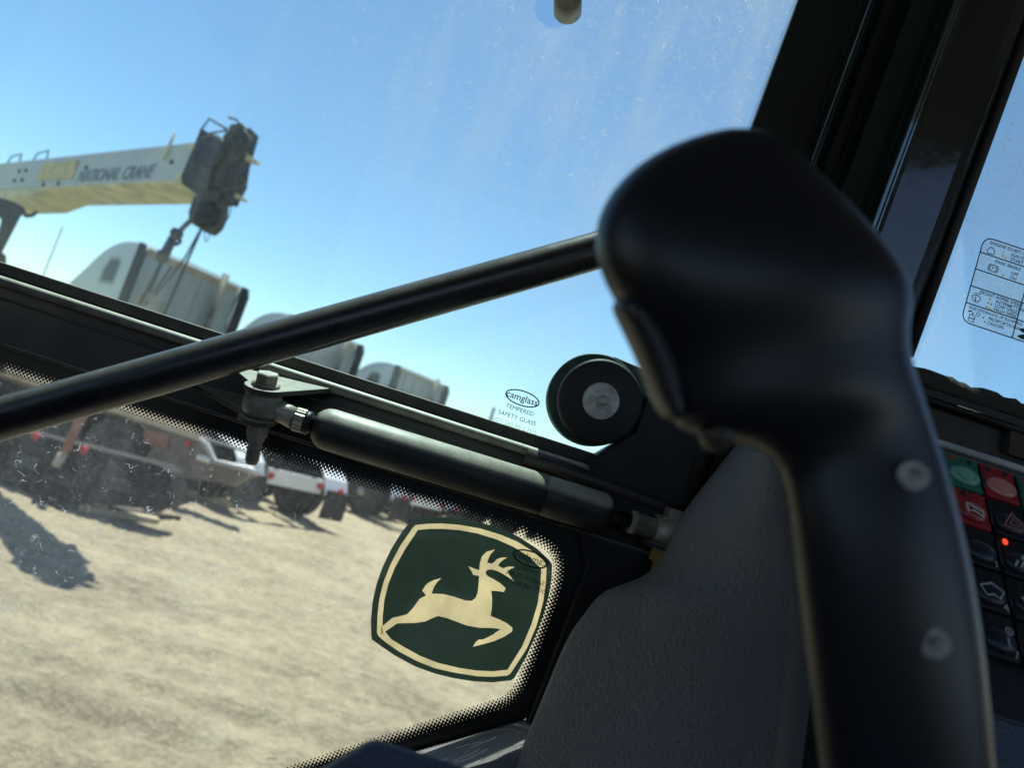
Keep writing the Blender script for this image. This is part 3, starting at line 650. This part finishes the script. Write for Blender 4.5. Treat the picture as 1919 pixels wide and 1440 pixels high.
# ================================================================== KEY PANEL
kp0 = P(1752, 838, .432)
ku = (X1 * 1.0 + V((0, 0, .012))).normalized(); kv = V((0, -.61, -.79)).normalized(); kn_ = ku.cross(kv).normalized()
if kn_.y > 0: kn_ = -kn_
pu = .0208; pv = .0243
def K(u, v, h=0): return kp0 + ku * u + kv * v + kn_ * h
key = thing('key_panel', 'control key panel with green red and black membrane keys', 'key panel', K(.02, .12))
BZ = mat('bezel', (.014, .017, .020), .45, bump=.2, bscale=500)
MB().prism([K(-.03, -.004, -.0035), K(.10, -.004, -.0035), K(.10, .150, -.0035), K(-.03, .150, -.0035)], -kn_ * .012).build('panel_body', BZ, key, bevel=.002)
MB().prism([K(-.03, .15, -.004), K(.10, .15, -.004), V((K(.10, .15).x, .34, 2.03)), V((K(-.03, .15).x, .34, 2.03))], (0, .03, 0)).build('panel_foot', DASH, key)
MB().prism([K(-.03, .0, -.0155), K(.10, .0, -.0155), V((K(.1, 0).x, .546, K(0, 0).z)), V((K(-.03, 0).x, .546, K(0, 0).z))], (0, 0, -.006)).build('panel_hood', BLACK, key)
MB().tube([K(-.03, -.0035, .0005), K(.10, -.0035, .0005)], .0021, 12).build('bright_edge', mat('edge_strip', (.35, .37, .37), .35, var=.2, vscale=80), key)
MK = {'green': mat('key_green', (.02, .15, .10), .3, var=.15, vscale=150, bump=.1, bscale=600), 'red': mat('key_red', (.30, .022, .03), .3, var=.15, vscale=150, bump=.1, bscale=600),
      'black': mat('key_black', (.008, .010, .013), .4, var=.2, vscale=150), 'greenp': mat('dome_green', (.16, .42, .31), .3), 'redp': mat('dome_red', (.62, .24, .22), .3), 'white': mat('key_print', (.6, .6, .56), .5), 'dk': mat('key_dark', (.015, .02, .035), .35)}
lay = {(0, 0): 'green', (1, 0): 'red', (0, 1): 'red', (2, 0): 'green', (2, 1): 'black', (1, 1): 'black'}
off = .0032
for ci in (-1, 0, 1, 2):
    for ri in range(5):
        colr = lay.get((ci, ri), 'black'); u0 = ci * pu + off; v0 = .0015 + ri * pv; g = .0009
        kb = MB().prism([K(u0 + g, v0 + g, .0012), K(u0 + pu - g, v0 + g, .0012), K(u0 + pu - g, v0 + pv - g, .0012), K(u0 + g, v0 + pv - g, .0012)], -kn_ * .0045).build('key', MK[colr], key, bevel=.0006)
        uc, vc = u0 + pu / 2, v0 + pv * .62
        def el(ru, rv, h, n=24, du=0, dv=0): return [K(uc + du + ru * math.cos(2 * math.pi * i / n), vc + dv + rv * math.sin(2 * math.pi * i / n), h) for i in range(n)]
        dm = {'green': 'greenp', 'red': 'redp' if ri == 0 else 'red', 'black': 'dk'}[colr]
        MB().rings([el(.0088, .0062, .0011), el(.0084, .0058, .0022), el(.0066, .0045, .0034), el(.003, .002, .0038), el(.0003, .0002, .0038)]).build('dome', MK[dm], kb)
        ring = MB(); ribbon(ring, el(.0052, .0043, .0039, dv=.0006), .0007, kn_, True)
        if colr != 'black': ring.build('dome_ring', MK['greenp' if colr == 'green' else 'redp'], kb)
        # indicator lamp recess
        lit = (ci, ri) == (1, 2)
        for du in ((-.0055, .0045) if ri in (0, 2) else (-.003,)):
            lm = MB().rings([[K(u0 + pu / 2 + du + .0013 * math.cos(t), v0 + .0038 + .0018 * math.sin(t), h) for t in [2 * math.pi * j / 12 for j in range(12)]] for h in (.0008, .0017)])
            lm_m = MK['dk']
            if lit and du < 0:
                e = bpy.data.materials.new('lamp_red'); e.use_nodes = True; bs = e.node_tree.nodes['Principled BSDF']; bs.inputs['Base Color'].default_value = (.8, .05, .02, 1); bs.inputs['Emission Color'].default_value = (1, .06, .02, 1); bs.inputs['Emission Strength'].default_value = .9; lm_m = e
            elif colr == 'green' and du < 0: lm_m = mat('lamp_dim', (.45, .03, .04), .3)
            lm.build('indicator', lm_m, kb)
        # side rib between the keys
        MB().tube([K(u0 + pu, v0 + pv * .18, .0016), K(u0 + pu, v0 + pv * .80, .0016)], .0006, 8).build('rib', BZ, kb)
        # printed symbols
        sy = MB(); H_ = .0042; w_ = .0008
        def S(a, b_): return K(uc + a * .001, vc + b_ * .001, H_)
        if (ci, ri) == (1, 1):
            ribbon(sy, [S(0, -5.5), S(6, 4.5), S(-6, 4.5)], .001, kn_, True); ribbon(sy, [S(0, -1.8), S(2.7, 2.6), S(-2.7, 2.6)], .0009, kn_, True)
        elif (ci, ri) == (0, 1):
            ribbon(sy, [S(-4, -3), S(-4, 2.5), S(-1, 1), S(4, 3.5), S(4, 0), S(-1, -1.5)], .0013, kn_, True)
        elif (ci, ri) == (1, 2):
            ribbon(sy, [S(-1, -1), S(1, -3.6), S(4, -3.6), S(6, -1), S(-1, -1)], .0009, kn_)
            for q in (-3, 0, 3, 6): ribbon(sy, [S(q, .4), S(q - 2.4, 4.6)], .0009, kn_)
        elif (ci, ri) in ((0, 3), (1, 3)):
            ribbon(sy, [S(-6, -1.5), S(0, -4.6), S(6, -1.5), S(3.2, 3), S(0, 1.6), S(-3.2, 3)], .0008, kn_, True)
        elif (ci, ri) == (0, 4):
            ribbon(sy, [S(4 + 1.7 * math.cos(t), -4.6 + 1.7 * math.sin(t)) for t in [j * math.pi / 8 for j in range(16)]], .0005, kn_, True); ribbon(sy, [S(4, -5.6), S(4, -3.6)], .0006, kn_); ribbon(sy, [S(2.6, -1), S(2.6, 4)], .0006, kn_)
        elif (ci, ri) == (1, 4):
            sy.add([S(-6, 0), S(-3, -1), S(0, -3), S(4, -3.2), S(6, 0), S(6, 3), S(3, 4), S(0, 1), S(-2, 1.4)], [tuple(range(9))])
        if sy.v: sy.build('symbol', MK['redp'] if (ci, ri) == (1, 1) else MK['white'], kb)
        if ci == 0 and ri >= 2: text('number', {2: '1', 3: '4', 4: '7'}[ri], .0058, K(u0 + pu - .0045, v0 + pv - .0022, .0016), ku, -kv, MK['white'], kb, weight=.0)

# ================================================================== CRANE TRUCK
CW = mat('crane_white', (.40, .40, .40), .5, var=.12, vscale=2, dirt=(.30, .26, .18), dscale=1.5, damt=.25)
CY = mat('crane_cream', (.62, .52, .29), .55, var=.15, vscale=3, dirt=(.16, .11, .05), dscale=2.5, damt=.6)
STEEL = mat('greasy_steel', (.022, .021, .020), .7, var=.4, vscale=9, dirt=(.11, .085, .05), dscale=6, damt=.6)
DKST = mat('dark_chassis', (.016, .017, .018), .7, var=.3, vscale=4, dirt=(.06, .05, .035), dscale=3, damt=.4, spec=.25)
ROPE = mat('wire_rope', (.10, .085, .06), .6, var=.3, vscale=30)
TIRE = mat('tyre_rubber', (.04, .039, .037), .85, var=.25, vscale=6, bump=.3, bscale=40, dirt=(.19, .175, .15), dscale=4, damt=.75)
RED = mat('red_lens', (.45, .012, .02), .3)
OXI = mat('oxide_red', (.30, .13, .09), .6, var=.2, vscale=5, dirt=(.36, .29, .22), dscale=3, damt=.7)
ct = thing('crane_truck', 'flatbed boom crane truck with cream and white boom and hanging hook', 'crane truck', (-6, 11.5, 0))
bt = P(345, 338, 9.0); bl = P(57, 353, 11.9); bdir = (bl - bt); bl2 = bt + bdir * 1.75
side = V((bdir.y, -bdir.x, 0)).normalized()
if side.y < 0: side = -side
side *= .60; upv = V((.0, 0, .50))
def boomp(s, w, h): return bt + bdir * s + side * w + upv * h         # s: 0 tip .. 1 along, w: 0 near side .. 1, h: 0 bottom .. 1
boom = MB()
boom.rings([[boomp(s, 0, .02), boomp(s, 0, 1), boomp(s, 1, 1), boomp(s, 1, .02)] for s in (0, 1.75)], False).build('boom_tube', CW, ct, bevel=.02)
MB().prism([boomp(-.005, .03, -.02), boomp(1.75, .03, -.02), boomp(1.75, .97, -.02), boomp(-.005, .97, -.02)], (0, 0, .025)).build('boom_underside', CY, ct)
MB().hexa([boomp(1.0, .02, -.26), boomp(1.75, .02, -.34), boomp(1.75, .98, -.34), boomp(1.0, .98, -.26), boomp(.86, .02, -.022), boomp(1.75, .02, -.022), boomp(1.75, .98, -.022), boomp(.86, .98, -.022)]).build('boom_belly', CY, ct)
# cream wear patch near the head, yellow plate, lettering, bolts
nrm = -side.normalized()
MB().prism([boomp(.06, 0, .10) + nrm * .004, boomp(-.002, 0, .03) + nrm * .004, boomp(-.002, 0, .38) + nrm * .004], nrm * .003).build('wear_patch', CY, ct)
MB().prism([boomp(.05, 0, .96) + nrm * .004, boomp(-.002, 0, .62) + nrm * .004, boomp(-.002, 0, .97) + nrm * .004], nrm * .003).build('wear_patch', CY, ct)
MB().prism([boomp(s, 0, h) + nrm * .004 for s, h in ((.97, .22), (.69, .22), (.69, .80), (.97, .80))], nrm * .006).build('name_plate', mat('plate_yellow', (.52, .38, .12), .5, var=.25, vscale=5, dirt=(.16, .15, .13), dscale=7, damt=.9), ct)
text('lettering', 'NATIONAL CRANE', .255, boomp(.655, 0, .12) + nrm * .006, -bdir, V((0, 0, 1)) - bdir * 0, mat('crane_print', (.12, .14, .18), .6, var=.4, vscale=6), ct, shear=.25, weight=.006, space=.98)
for s_, h in ((1.1, .62), (1.16, .62), (1.1, .3), (1.17, .3), (.62, .55), (.10, .5), (.9, .1), (.78, .1)): MB().lathe(boomp(s_, 0, h), nrm, [(0, .03), (.02, .028), (.02, .004)], 8, False).build('bolt', DKST, ct)
for s in (1.06, 1.3):
    q = boomp(s, .1, 1); MB().tube([q - bdir.normalized() * .25, q - bdir.normalized() * .2 + V((0, 0, .17)), q + bdir.normalized() * .2 + V((0, 0, .14)), q + bdir.normalized() * .3], .012, 6).build('hand_loop', STEEL, ct)
MB().tube([boomp(.13, .0, 1.25) + nrm * .03, boomp(.14, 0, .55) + nrm * .03], .018, 6).build('stay_rod', CY, ct)
# boom head: cheek blocks with sheaves, pins
YH = 8.85
def hp(pts, Y, dy): return MB().prism([P(x, y, Y) for x, y in pts], (side.x * dy * .4, dy, 0))
head = hp([(368, 258), (408, 252), (414, 268), (396, 330), (390, 352), (340, 345), (337, 330)], YH, .62).build('boom_head', STEEL, ct, bevel=.02)
hp([(430, 232), (452, 228), (461, 240), (430, 352), (402, 348), (408, 300)], YH - .06, .30).build('head_cheek', STEEL, head, bevel=.02)
hp([(455, 240), (470, 238), (452, 300), (446, 340), (434, 362), (428, 376), (412, 370), (420, 330)], YH - .02, .24).build('head_cheek', DKST, head, bevel=.02)
hp([(362, 366), (412, 352), (408, 396), (398, 418), (384, 430), (368, 424), (352, 414), (352, 396)], YH - .04, .26).build('sheave_case', STEEL, head, bevel=.02)
shv = MB()
for q, rr_ in (((392, 280), .20), ((440, 262), .17), ((384, 400), .15), ((424, 330), .18)):
    shv = MB().lathe(P(*q, YH - .068), (.2, 1, 0), [(0, .03), (0, rr_ * .8), (.02, rr_), (.04, rr_ * .85), (.06, rr_ * .85), (.08, rr_), (.10, rr_ * .8)], 24).build('sheave', DKST, head)
hp([(452, 284), (458, 283), (484, 303), (478, 306), (450, 296)], YH + .05, .06).build('jib_pin', CY, head)
hp([(434, 360), (438, 357), (461, 374), (457, 377), (434, 366)], YH + .05, .06).build('jib_pin', CY, head)
MB().tube([P(381, 262, YH + .1), P(376, 245, YH + .1), P(392, 222, YH + .1), P(426, 242, YH + .1)], .014, 6).tube([P(380, 252, YH + .1), P(425, 244, YH + .1)], .012, 6).build('head_loop', STEEL, head)
MB().tube([P(452, 240, YH), P(444, 224, YH), P(428, 220, YH)], .014, 6).build('head_hook', STEEL, head)
MB().prism([P(365, 268, YH), P(376, 240, YH), P(381, 242, YH), P(374, 268, YH)], (.05, .12, 0)).build('lug', STEEL, head)
# loose cable loops
MB().tube(spline([P(416, 372, YH), P(419, 398, YH), P(424, 412, YH), P(431, 400, YH), P(434, 374, YH)], 5), .006, 5).tube(spline([P(382, 428, YH), P(384, 448, YH), P(388, 452, YH), P(398, 424, YH)], 5), .006, 5).build('cable_loop', ROPE, head)
# hook block, chain slings and ropes hanging from the head
hk = thing('load_hook', 'rusty hook and wire slings hanging below the crane boom head', 'hook', P(300, 530, 8.9))
YK = 8.9
MB().tube([P(356, 414, YK), P(338, 432, YK)], .03, 8).build('shackle_link', ROPE, hk)
h0 = P(336, 432, YK); axd = (P(307, 478, YK) - h0).normalized()
MB().lathe(P(334, 430, YK), -Z1, [(0, .02), (0, .06), (.05, .075), (.10, .06), (.13, .03)], 14).build('swivel', STEEL, hk)
MB().tube(spline([P(330, 440, YK), P(338, 452, YK), P(328, 458, YK), P(322, 448, YK)], 5), .022, 8).tube([P(324, 446, YK), P(308, 478, YK)], [.05, .06], 10).build('hook_body', STEEL, hk)
MB().lathe(P(308, 472, YK), -Z1, [(0, .02), (0, .07), (.1, .07), (.13, .04)], 12).build('ball_weight', mat('ball', (.10, .075, .05), .6, var=.3, vscale=9), hk)
zlow = .35
for (x, y), (x2, y2), r_ in (((304, 488), (262, 570), .016), ((305, 488), (276, 560), .016), ((322, 500), (272, 572), .014)):
    MB().tube([P(x, y, YK), P(x2, y2, YK)], r_, 6).build('sling', ROPE, hk)
MB().tube([P(378, 428, YK), P(318, 566, YK), P(286, 640, YK)], .014, 6).tube([P(376, 430, YK), P(345, 486, YK), P(290, 556, YK)], .012, 6).build('hoist_rope', ROPE, hk)
MB().prism([P(262, 548, YK), P(290, 556, YK), P(283, 585, YK), P(248, 574, YK)], (.05, .2, 0)).lathe(P(283, 556, YK - .02), (0, 1, 0), [(0, .05), (.06, .05)], 12).build('hook_block', mat('block', (.30, .26, .20), .5, var=.3, vscale=7), hk)
# boom rest / lift cylinder at the left
MB().prism([P(-60, 376, 11.6), P(-4, 368, 11.6), P(30, 378, 11.6), P(50, 392, 11.6), P(38, 408, 11.6), P(2, 478, 11.6), P(-8, 482, 11.6), P(-4, 440, 11.6), P(4, 408, 11.6), P(-60, 400, 11.6)], (-.1, .14, 0)).build('boom_rest', STEEL, ct, bevel=.03)
MB().tube([P(44, 398, 11.6), P(48, 405, 11.6), P(60, 404, 11.6), P(69, 397, 11.6)], .03, 6).build('rest_hook', STEEL, ct)
MB().prism([P(2, 470, 11.6), P(-8, 480, 11.6), P(-40, 560, 11.6), P(-30, 700, 11.6), P(10, 700, 11.6), P(12, 480, 11.6)], (-.1, .14, 0)).build('mast_leg', STEEL, ct)
# flatbed deck
YD = 12.0
zd = P(200, 757, YD).z
xt = P(388, 826, YD).x
MB().box((-9.5, YD + .05, zd - .14), (xt - .35, YD + 1.45, zd)).build('deck', mat('deck_wood', (.16, .12, .08), .8, var=.3, vscale=3), ct)
MB().box((-9.5, YD - .0, zd - .09), (xt, YD + .05, zd + .01)).build('rub_rail', mat('rail_cream', (.55, .47, .34), .5, var=.15, vscale=3, dirt=(.3, .24, .16), dscale=2, damt=.5), ct)
tail = [(262, 792), (384, 830), (402, 868), (470, 884), (478, 890), (436, 912), (412, 906), (258, 882), (282, 842)]
MB().prism([P(x, y, YD + .03) for x, y in tail], (0, .22, 0)).build('beaver_tail', mat('tail_brown', (.17, .14, .115), .6, var=.15, vscale=2, dirt=(.25, .2, .15), dscale=2, damt=.5), ct, bevel=.02)
ed = MB().tube([P(372, 822, YD), P(386, 832, YD), P(402, 866, YD), P(470, 881, YD), P(484, 888, YD)], .045, 8).build('tail_edge', mat('edge_alu', (.45, .46, .47), .4, metal=.3, var=.2, vscale=4), ct)
MB().tube([P(388, 824, YD + .3), P(460, 845, YD + .3), P(474, 860, YD + .3), P(482, 884, YD + .1)], .03, 8).build('tail_edge', mat('edge_alu', (.45, .46, .47), .4), ct)
MB().prism([P(270, 805, YD - .01), P(318, 815, YD - .01), P(312, 838, YD - .01), P(268, 832, YD - .01)], (0, .03, 0)).build('oxide_panel', OXI, ct)
MB().box((-9.5, YD + .35, .45), (P(330, 880, YD).x, YD + 1.3, zd - .14)).build('under_frame', DKST, ct)
for px_ in (60, 200, -160):
    c = P(px_, 880, YD + .15); c.z = .5
    wh = MB().lathe((c.x, YD + .1, .5), (0, 1, 0), [(0, .26), (.02, .42), (.06, .49), (.10, .5), (.22, .5), (.26, .49), (.3, .42), (.32, .26)], 30).build('tyre', TIRE, ct)
    MB().lathe((c.x, YD + .12, .5), (0, 1, 0), [(0, .05), (.02, .1), (.06, .12), (.08, .24), (.02, .27), (.14, .27)], 24).build('rim', DKST, wh)
    MB().lathe((c.x, YD + 1.5, .5), (0, 1, 0), [(0, .26), (.02, .42), (.10, .5), (.22, .5), (.3, .42), (.32, .26)], 30).build('tyre', TIRE, ct)
MB().prism([P(302, 872, YD + .25), P(352, 884, YD + .25), P(328, 962, YD + .25), P(298, 955, YD + .25)], (0, .03, 0)).build('mud_flap', RUBBER, ct)
YO = 10.0
MB().prism([P(x, y, YO) for x, y in ((-160, 760), (60, 812), (238, 856), (300, 872), (322, 888), (322, 950), (300, 958), (170, 944), (30, 926), (-160, 880))], (0, .45, 0)).build('dark_underbody_box', DKST, ct, bevel=.03)  # dark block added to fill in the shaded zone below the deck
for q in ((40, 850), (110, 880), (210, 890)):
    MB().prism([P(q[0], q[1], YO - .02), P(q[0] + 34, q[1] + 10, YO - .02), P(q[0] + 26, q[1] + 36, YO - .02), P(q[0] - 8, q[1] + 26, YO - .02)], (0, .05, 0)).build('box_door', mat('dusty_door', (.05, .052, .05), .6, var=.4, vscale=6), ct, bevel=.01)
for q in ((68, 818), (158, 844), (352, 832)): MB().lathe(P(*q, YO - .01 if q[0] < 300 else YD + .02), (0, -1, 0), [(0, .055), (.03, .055), (.045, .03)], 14).build('tail_light', RED, ct)
MB().lathe(P(381, 860, YD - .02), (1, 0, 0), [(-.1, .03), (-.09, .045), (.09, .045), (.1, .03)], 10).build('work_light', mat('white_lens', (.8, .8, .75), .2), ct)
lgm = MB().tube([P(158, 772, YO - .14), P(138, 812, YO - .14), P(121, 850, YO - .14)], [.06, .055, .05], 10)
outr = lgm.build('outrigger_leg', OXI, ct)
MB().tube([P(118, 852, YO - .14), P(104, 874, YO - .14)], .055, 10).build('outrigger_ram', mat('ram_grey', (.45, .40, .36), .5), ct)
MB().tube([P(104, 876, YO - .14), P(92, 905, YO - .14), P(80, 935, YO - .14)], .05, 8).build('outrigger_foot', DKST, ct)
gA = PZ(270, 968, .03); gB = PZ(60, 936, .03); dA = V((.25, .65, 0))
MB().prism([gA + V((0, 0, -.07)), gA + dA + V((0, 0, -.07)), gB + dA + V((0, 0, -.07)), gB + V((0, 0, -.07))], (0, 0, .10)).build('shade_slab', DKST, ct, bevel=.01)  # dark slab added on the dirt in place of a shadow strip
# things lying by the crane truck
def lump(name, label, cat, px, py, sx, sy, sz, rot, mt):
    g = PZ(px, py, 0); o = MB().box((-sx / 2, -sy / 2, -.03), (sx / 2, sy / 2, sz)).build(name, mt, None, bevel=.01)
    o.location = (g.x, g.y, -.03); o.rotation_euler = (0, 0, R(rot)); return tag(o, label, cat)
WOOD = mat('weathered_wood', (.42, .35, .24), .8, var=.25, vscale=4)
lump('wood_block', 'tan wooden block lying beside the crane outrigger', 'wood block', 185, 956, .18, .18, .26, 20, WOOD)
lump('wood_plank', 'long tan plank lying on the dirt under the crane truck', 'plank', 222, 966, 1.0, .16, .06, 40, WOOD)
lump('timber_mat', 'pale timber lying on dirt by the tractor wheels', 'timber', 388, 938, .8, .2, .12, 30, WOOD)
g = PZ(283, 962, 0)
rb = thing('red_float', 'round dark red float standing on dirt beside the mud flap', 'float', g)
MB().lathe(g - V((0, 0, .02)), Z1, [(0, .05), (.03, .11), (.1, .15), (.17, .15), (.24, .11), (.27, .05)], 20).build('ball', mat('float_red', (.22, .015, .025), .4, var=.2, vscale=6), rb)
MB().lathe(g + V((0, 0, .24)), Z1, [(0, .05), (.05, .045), (.06, .02)], 12).build('cap', STEEL, rb)

# ================================================================== SLEEPER TRACTORS (rears turned to the yard)
TW = mat('tractor_white', (.42, .435, .46), .35, coat=.3, var=.06, vscale=1.5, dirt=(.35, .31, .25), dscale=1.2, damt=.3)
TG = mat('tractor_grey', (.33, .335, .34), .45, var=.12, vscale=1.5, dirt=(.20, .18, .15), dscale=1.5, damt=.5)
FND = mat('fender_alu', (.66, .68, .70), .35, metal=.1, var=.1, vscale=4)
WIN = mat('dark_window', (.012, .016, .026), .3, spec=.25)
ROOFZ = 4.15
w0 = PZ(268, 452, ROOFZ); w1 = PZ(485, 548, ROOFZ)
uu = (w1 - w0); uu.z = 0; uu.normalize(); ff = V((-uu.y, uu.x, 0))      # uu: to the truck's right, ff: forward
ang = math.atan2(ff.y, ff.x); WD = 2.55
def make_tractor(label):
    t = thing('sleeper_tractor', label, 'truck', (0, 0, 0), 'white sleeper tractors parked side by side')
    h = WD / 2
    body = [(0, 1.15), (0, 4.13), (.3, 4.15), (.6, 4.14), (.9, 4.10), (1.2, 4.01), (1.5, 3.86), (1.8, 3.62), (2.05, 3.38), (2.5, 3.0), (3.0, 2.3), (3.1, 1.1)]
    bm_ = MB(); secs = []
    for y, ins in ((-h, .07), (-h + .05, .02), (-h + .18, 0), (0, -.02), (h - .18, 0), (h - .05, .02), (h, .07)):
        secs.append([V((x - (ins if x > .5 else 0) * .6, y, z - (ins if z > 2 else 0))) for x, z in body])
    bm_.rings(secs, True).build('sleeper', TW, t)
    bk = MB().box((-.035, -h + .12, 1.2), (-.005, h - .12, 3.98)).build('back_wall', TG, t, bevel=.02)
    for y in (-.75, -.25, .25, .75): MB().box((-.055, y - .03, 1.3), (-.034, y + .03, 3.9)).build('rib', TG, bk)
    MB().box((-.05, -h + .14, 3.9), (-.03, h - .14, 4.06)).build('top_band', mat('rust_band', (.34, .26, .18), .6, var=.2, vscale=3), bk)
    for s in (-1, 1):
        MB().prism([(-.30, s * (h - .02), 1.3), (.03, s * (h - .02), 1.3), (.03, s * (h - .02), 4.12), (-.18, s * (h - .02), 4.10), (-.30, s * (h - .02), 3.9)], (0, s * .06, 0)).build('side_extender', DKST, t)
        MB().prism([(.62, s * (h + .004), 3.18), (1.12, s * (h + .004), 3.16), (1.15, s * (h + .004), 3.36), (1.02, s * (h + .004), 3.62), (.70, s * (h + .004), 3.66), (.60, s * (h + .004), 3.56)], (0, s * -.05, 0)).build('sleeper_window', WIN, t)
        MB().prism([(.54, s * (h + .0015), 3.10), (1.19, s * (h + .0015), 3.08), (1.23, s * (h + .0015), 3.37), (1.07, s * (h + .0015), 3.69), (.66, s * (h + .0015), 3.73), (.53, s * (h + .0015), 3.60)], (0, s * -.04, 0)).build('window_frame', mat('frame_grey', (.22, .23, .25), .5), t)
        MB().prism([(1.8, s * (h + .002), 2.1), (2.6, s * (h + .002), 2.1), (2.35, s * (h + .002), 2.75), (1.8, s * (h + .002), 2.85)], (0, s * -.05, 0)).build('door_window', WIN, t)
    MB().cyl((-.22, -.62, 1.2), (-.22, -.62, 4.2), .075, 14).build('exhaust_stack', mat('stack', (.20, .16, .12), .5, metal=.4, var=.3, vscale=3), t)
    MB().cyl((-.22, -.62, 1.4), (-.22, -.62, 2.4), .13, 14).build('heat_shield', DKST, t)
    hd = [(2.9, 1.0), (2.95, 2.15), (3.4, 2.1), (4.6, 1.75), (4.85, 1.4), (4.9, .9)]
    MB().rings([[V((x, y, z - i)) for x, z in hd] for y, i in ((-1.0, .1), (-.9, 0), (0, -.05), (.9, 0), (1.0, .1))], True).build('hood', TW, t)
    MB().box((4.8, -1.2, .5), (5.05, 1.2, .95)).build('bumper', FND, t, bevel=.04)
    for s in (-1, 1): MB().box((-5.5, s * .42 - .04, .82), (4.6, s * .42 + .04, 1.08)).build('frame_rail', DKST, t)
    MB().cyl((1.6, h - .32, .85), (-.0, h - .32, .85), .31, 18).build('fuel_tank', FND, t)
    MB().box((-4.5, -.45, 1.08), (-3.5, .45, 1.2)).build('fifth_wheel', STEEL, t, bevel=.03)
    MB().box((-5.56, -.62, .60), (-5.5, .62, .86)).build('tail_bar', FND, t, bevel=.01)
    for s in (-1, 1):
        for x in (-3.35, -4.6):
            for k_, y in enumerate((s * .82, s * 1.08)):
                w = MB().lathe((x, y - .12, .52), (0, 1, 0), [(0, .27), (.01, .44), (.03, .50), (.06, .52), (.09, .515), (.10, .505), (.12, .52), (.14, .505), (.15, .515), (.18, .52), (.21, .50), (.23, .44), (.24, .27)], 30).build('tyre', TIRE, t)
                if k_: MB().lathe((x, y + s * .10, .52), (0, s, 0), [(-.05, .26), (-.005, .28), (.0, .25), (-.07, .2), (-.05, .12), (.05, .1), (.06, .02)], 24).build('rim', mat('rim_grey', (.35, .37, .40), .35, metal=.5, var=.2, vscale=8), w)
            # quarter fenders
        ang_ = [R(a) for a in (35, 60, 80, 100, 125)]
        fpts = [(-5.62, .62), (-5.48, .90), (-5.25, 1.07), (-4.6, 1.10), (-4.1, 1.09)]
        fd = MB()
        fd.rings([[V((x, s * .68, z)), V((x, s * 1.24, z)), V((x, s * 1.24, z - .025)), V((x, s * .68, z - .025))] for x, z in fpts], False).build('fender', FND, t)
        MB().box((-5.68, s * .95 - .28, .2), (-5.66, s * .95 + .28, .72)).build('mud_flap', RUBBER, t)
        for y in (.55, .95): MB().lathe((-5.68 if y > .9 else -5.56, s * y, .74), (-1, 0, 0), [(0, .06), (.03, .06), (.04, .03)], 12).build('tail_light', RED, t)
        MB().lathe((3.7, s * 1.05 - .14, .52), (0, 1, 0), [(0, .27), (.02, .46), (.06, .52), (.22, .52), (.26, .46), (.28, .27)], 28).build('tyre', TIRE, t)
        MB().box((-5.0, s * .42 - .02, .95), (-4.95, s * .95, 1.06)).build('fender_arm', DKST, t)
    return t
def copy_tree(o, parent=None):
    c = o.copy(); sc.collection.objects.link(c); c.parent = parent
    for ch in [x for x in KIDS.get(o.name, [])]: copy_tree(ch, c)
    return c
proto = make_tractor('white sleeper tractor behind the hanging crane hook')
KIDS = {}
for o in sc.objects:
    if o.parent: KIDS.setdefault(o.parent.name, []).append(o)
t2 = copy_tree(proto); t2['label'] = 'white sleeper tractor parked between two other white tractors'
t3 = copy_tree(proto); t3['label'] = 'white sleeper tractor ending the row beside a lone short pole'
for t, (px_, py_) in ((proto, (268, 452)), (t2, (548, 588)), (t3, (745, 682))):
    q = PZ(px_, py_, ROOFZ); c = q + uu * (WD / 2)
    t.location = (c.x, c.y, 0); t.rotation_euler = (0, 0, ang)
    t.name = 'sleeper_tractor' if t is proto else t.name
# loose spare wheel standing between tractors
# distant poles
for q, Y, r_, lab in (((118, 424), 34, .035, 'thin pale whip mast standing far behind the crane boom'), ((927, 762), 30, .09, 'lone short pole beyond the last tractor')):
    t = P(*q, Y); p = thing('yard_pole', lab, 'pole', (t.x, t.y, 0))
    MB().lathe((t.x, t.y, -.05), Z1, [(0, r_ * 1.3), (.4, r_ * 1.1), (t.z, r_ * .8), (t.z + .03, r_ * .3)], 10).build('shaft', mat('pole_grey', (.35, .36, .37), .5), p)
    MB().lathe((t.x, t.y, -.05), Z1, [(0, r_ * 3), (.12, r_ * 3), (.14, r_ * 1.2)], 10).build('base', mat('pole_grey', (.35, .36, .37), .5), p)
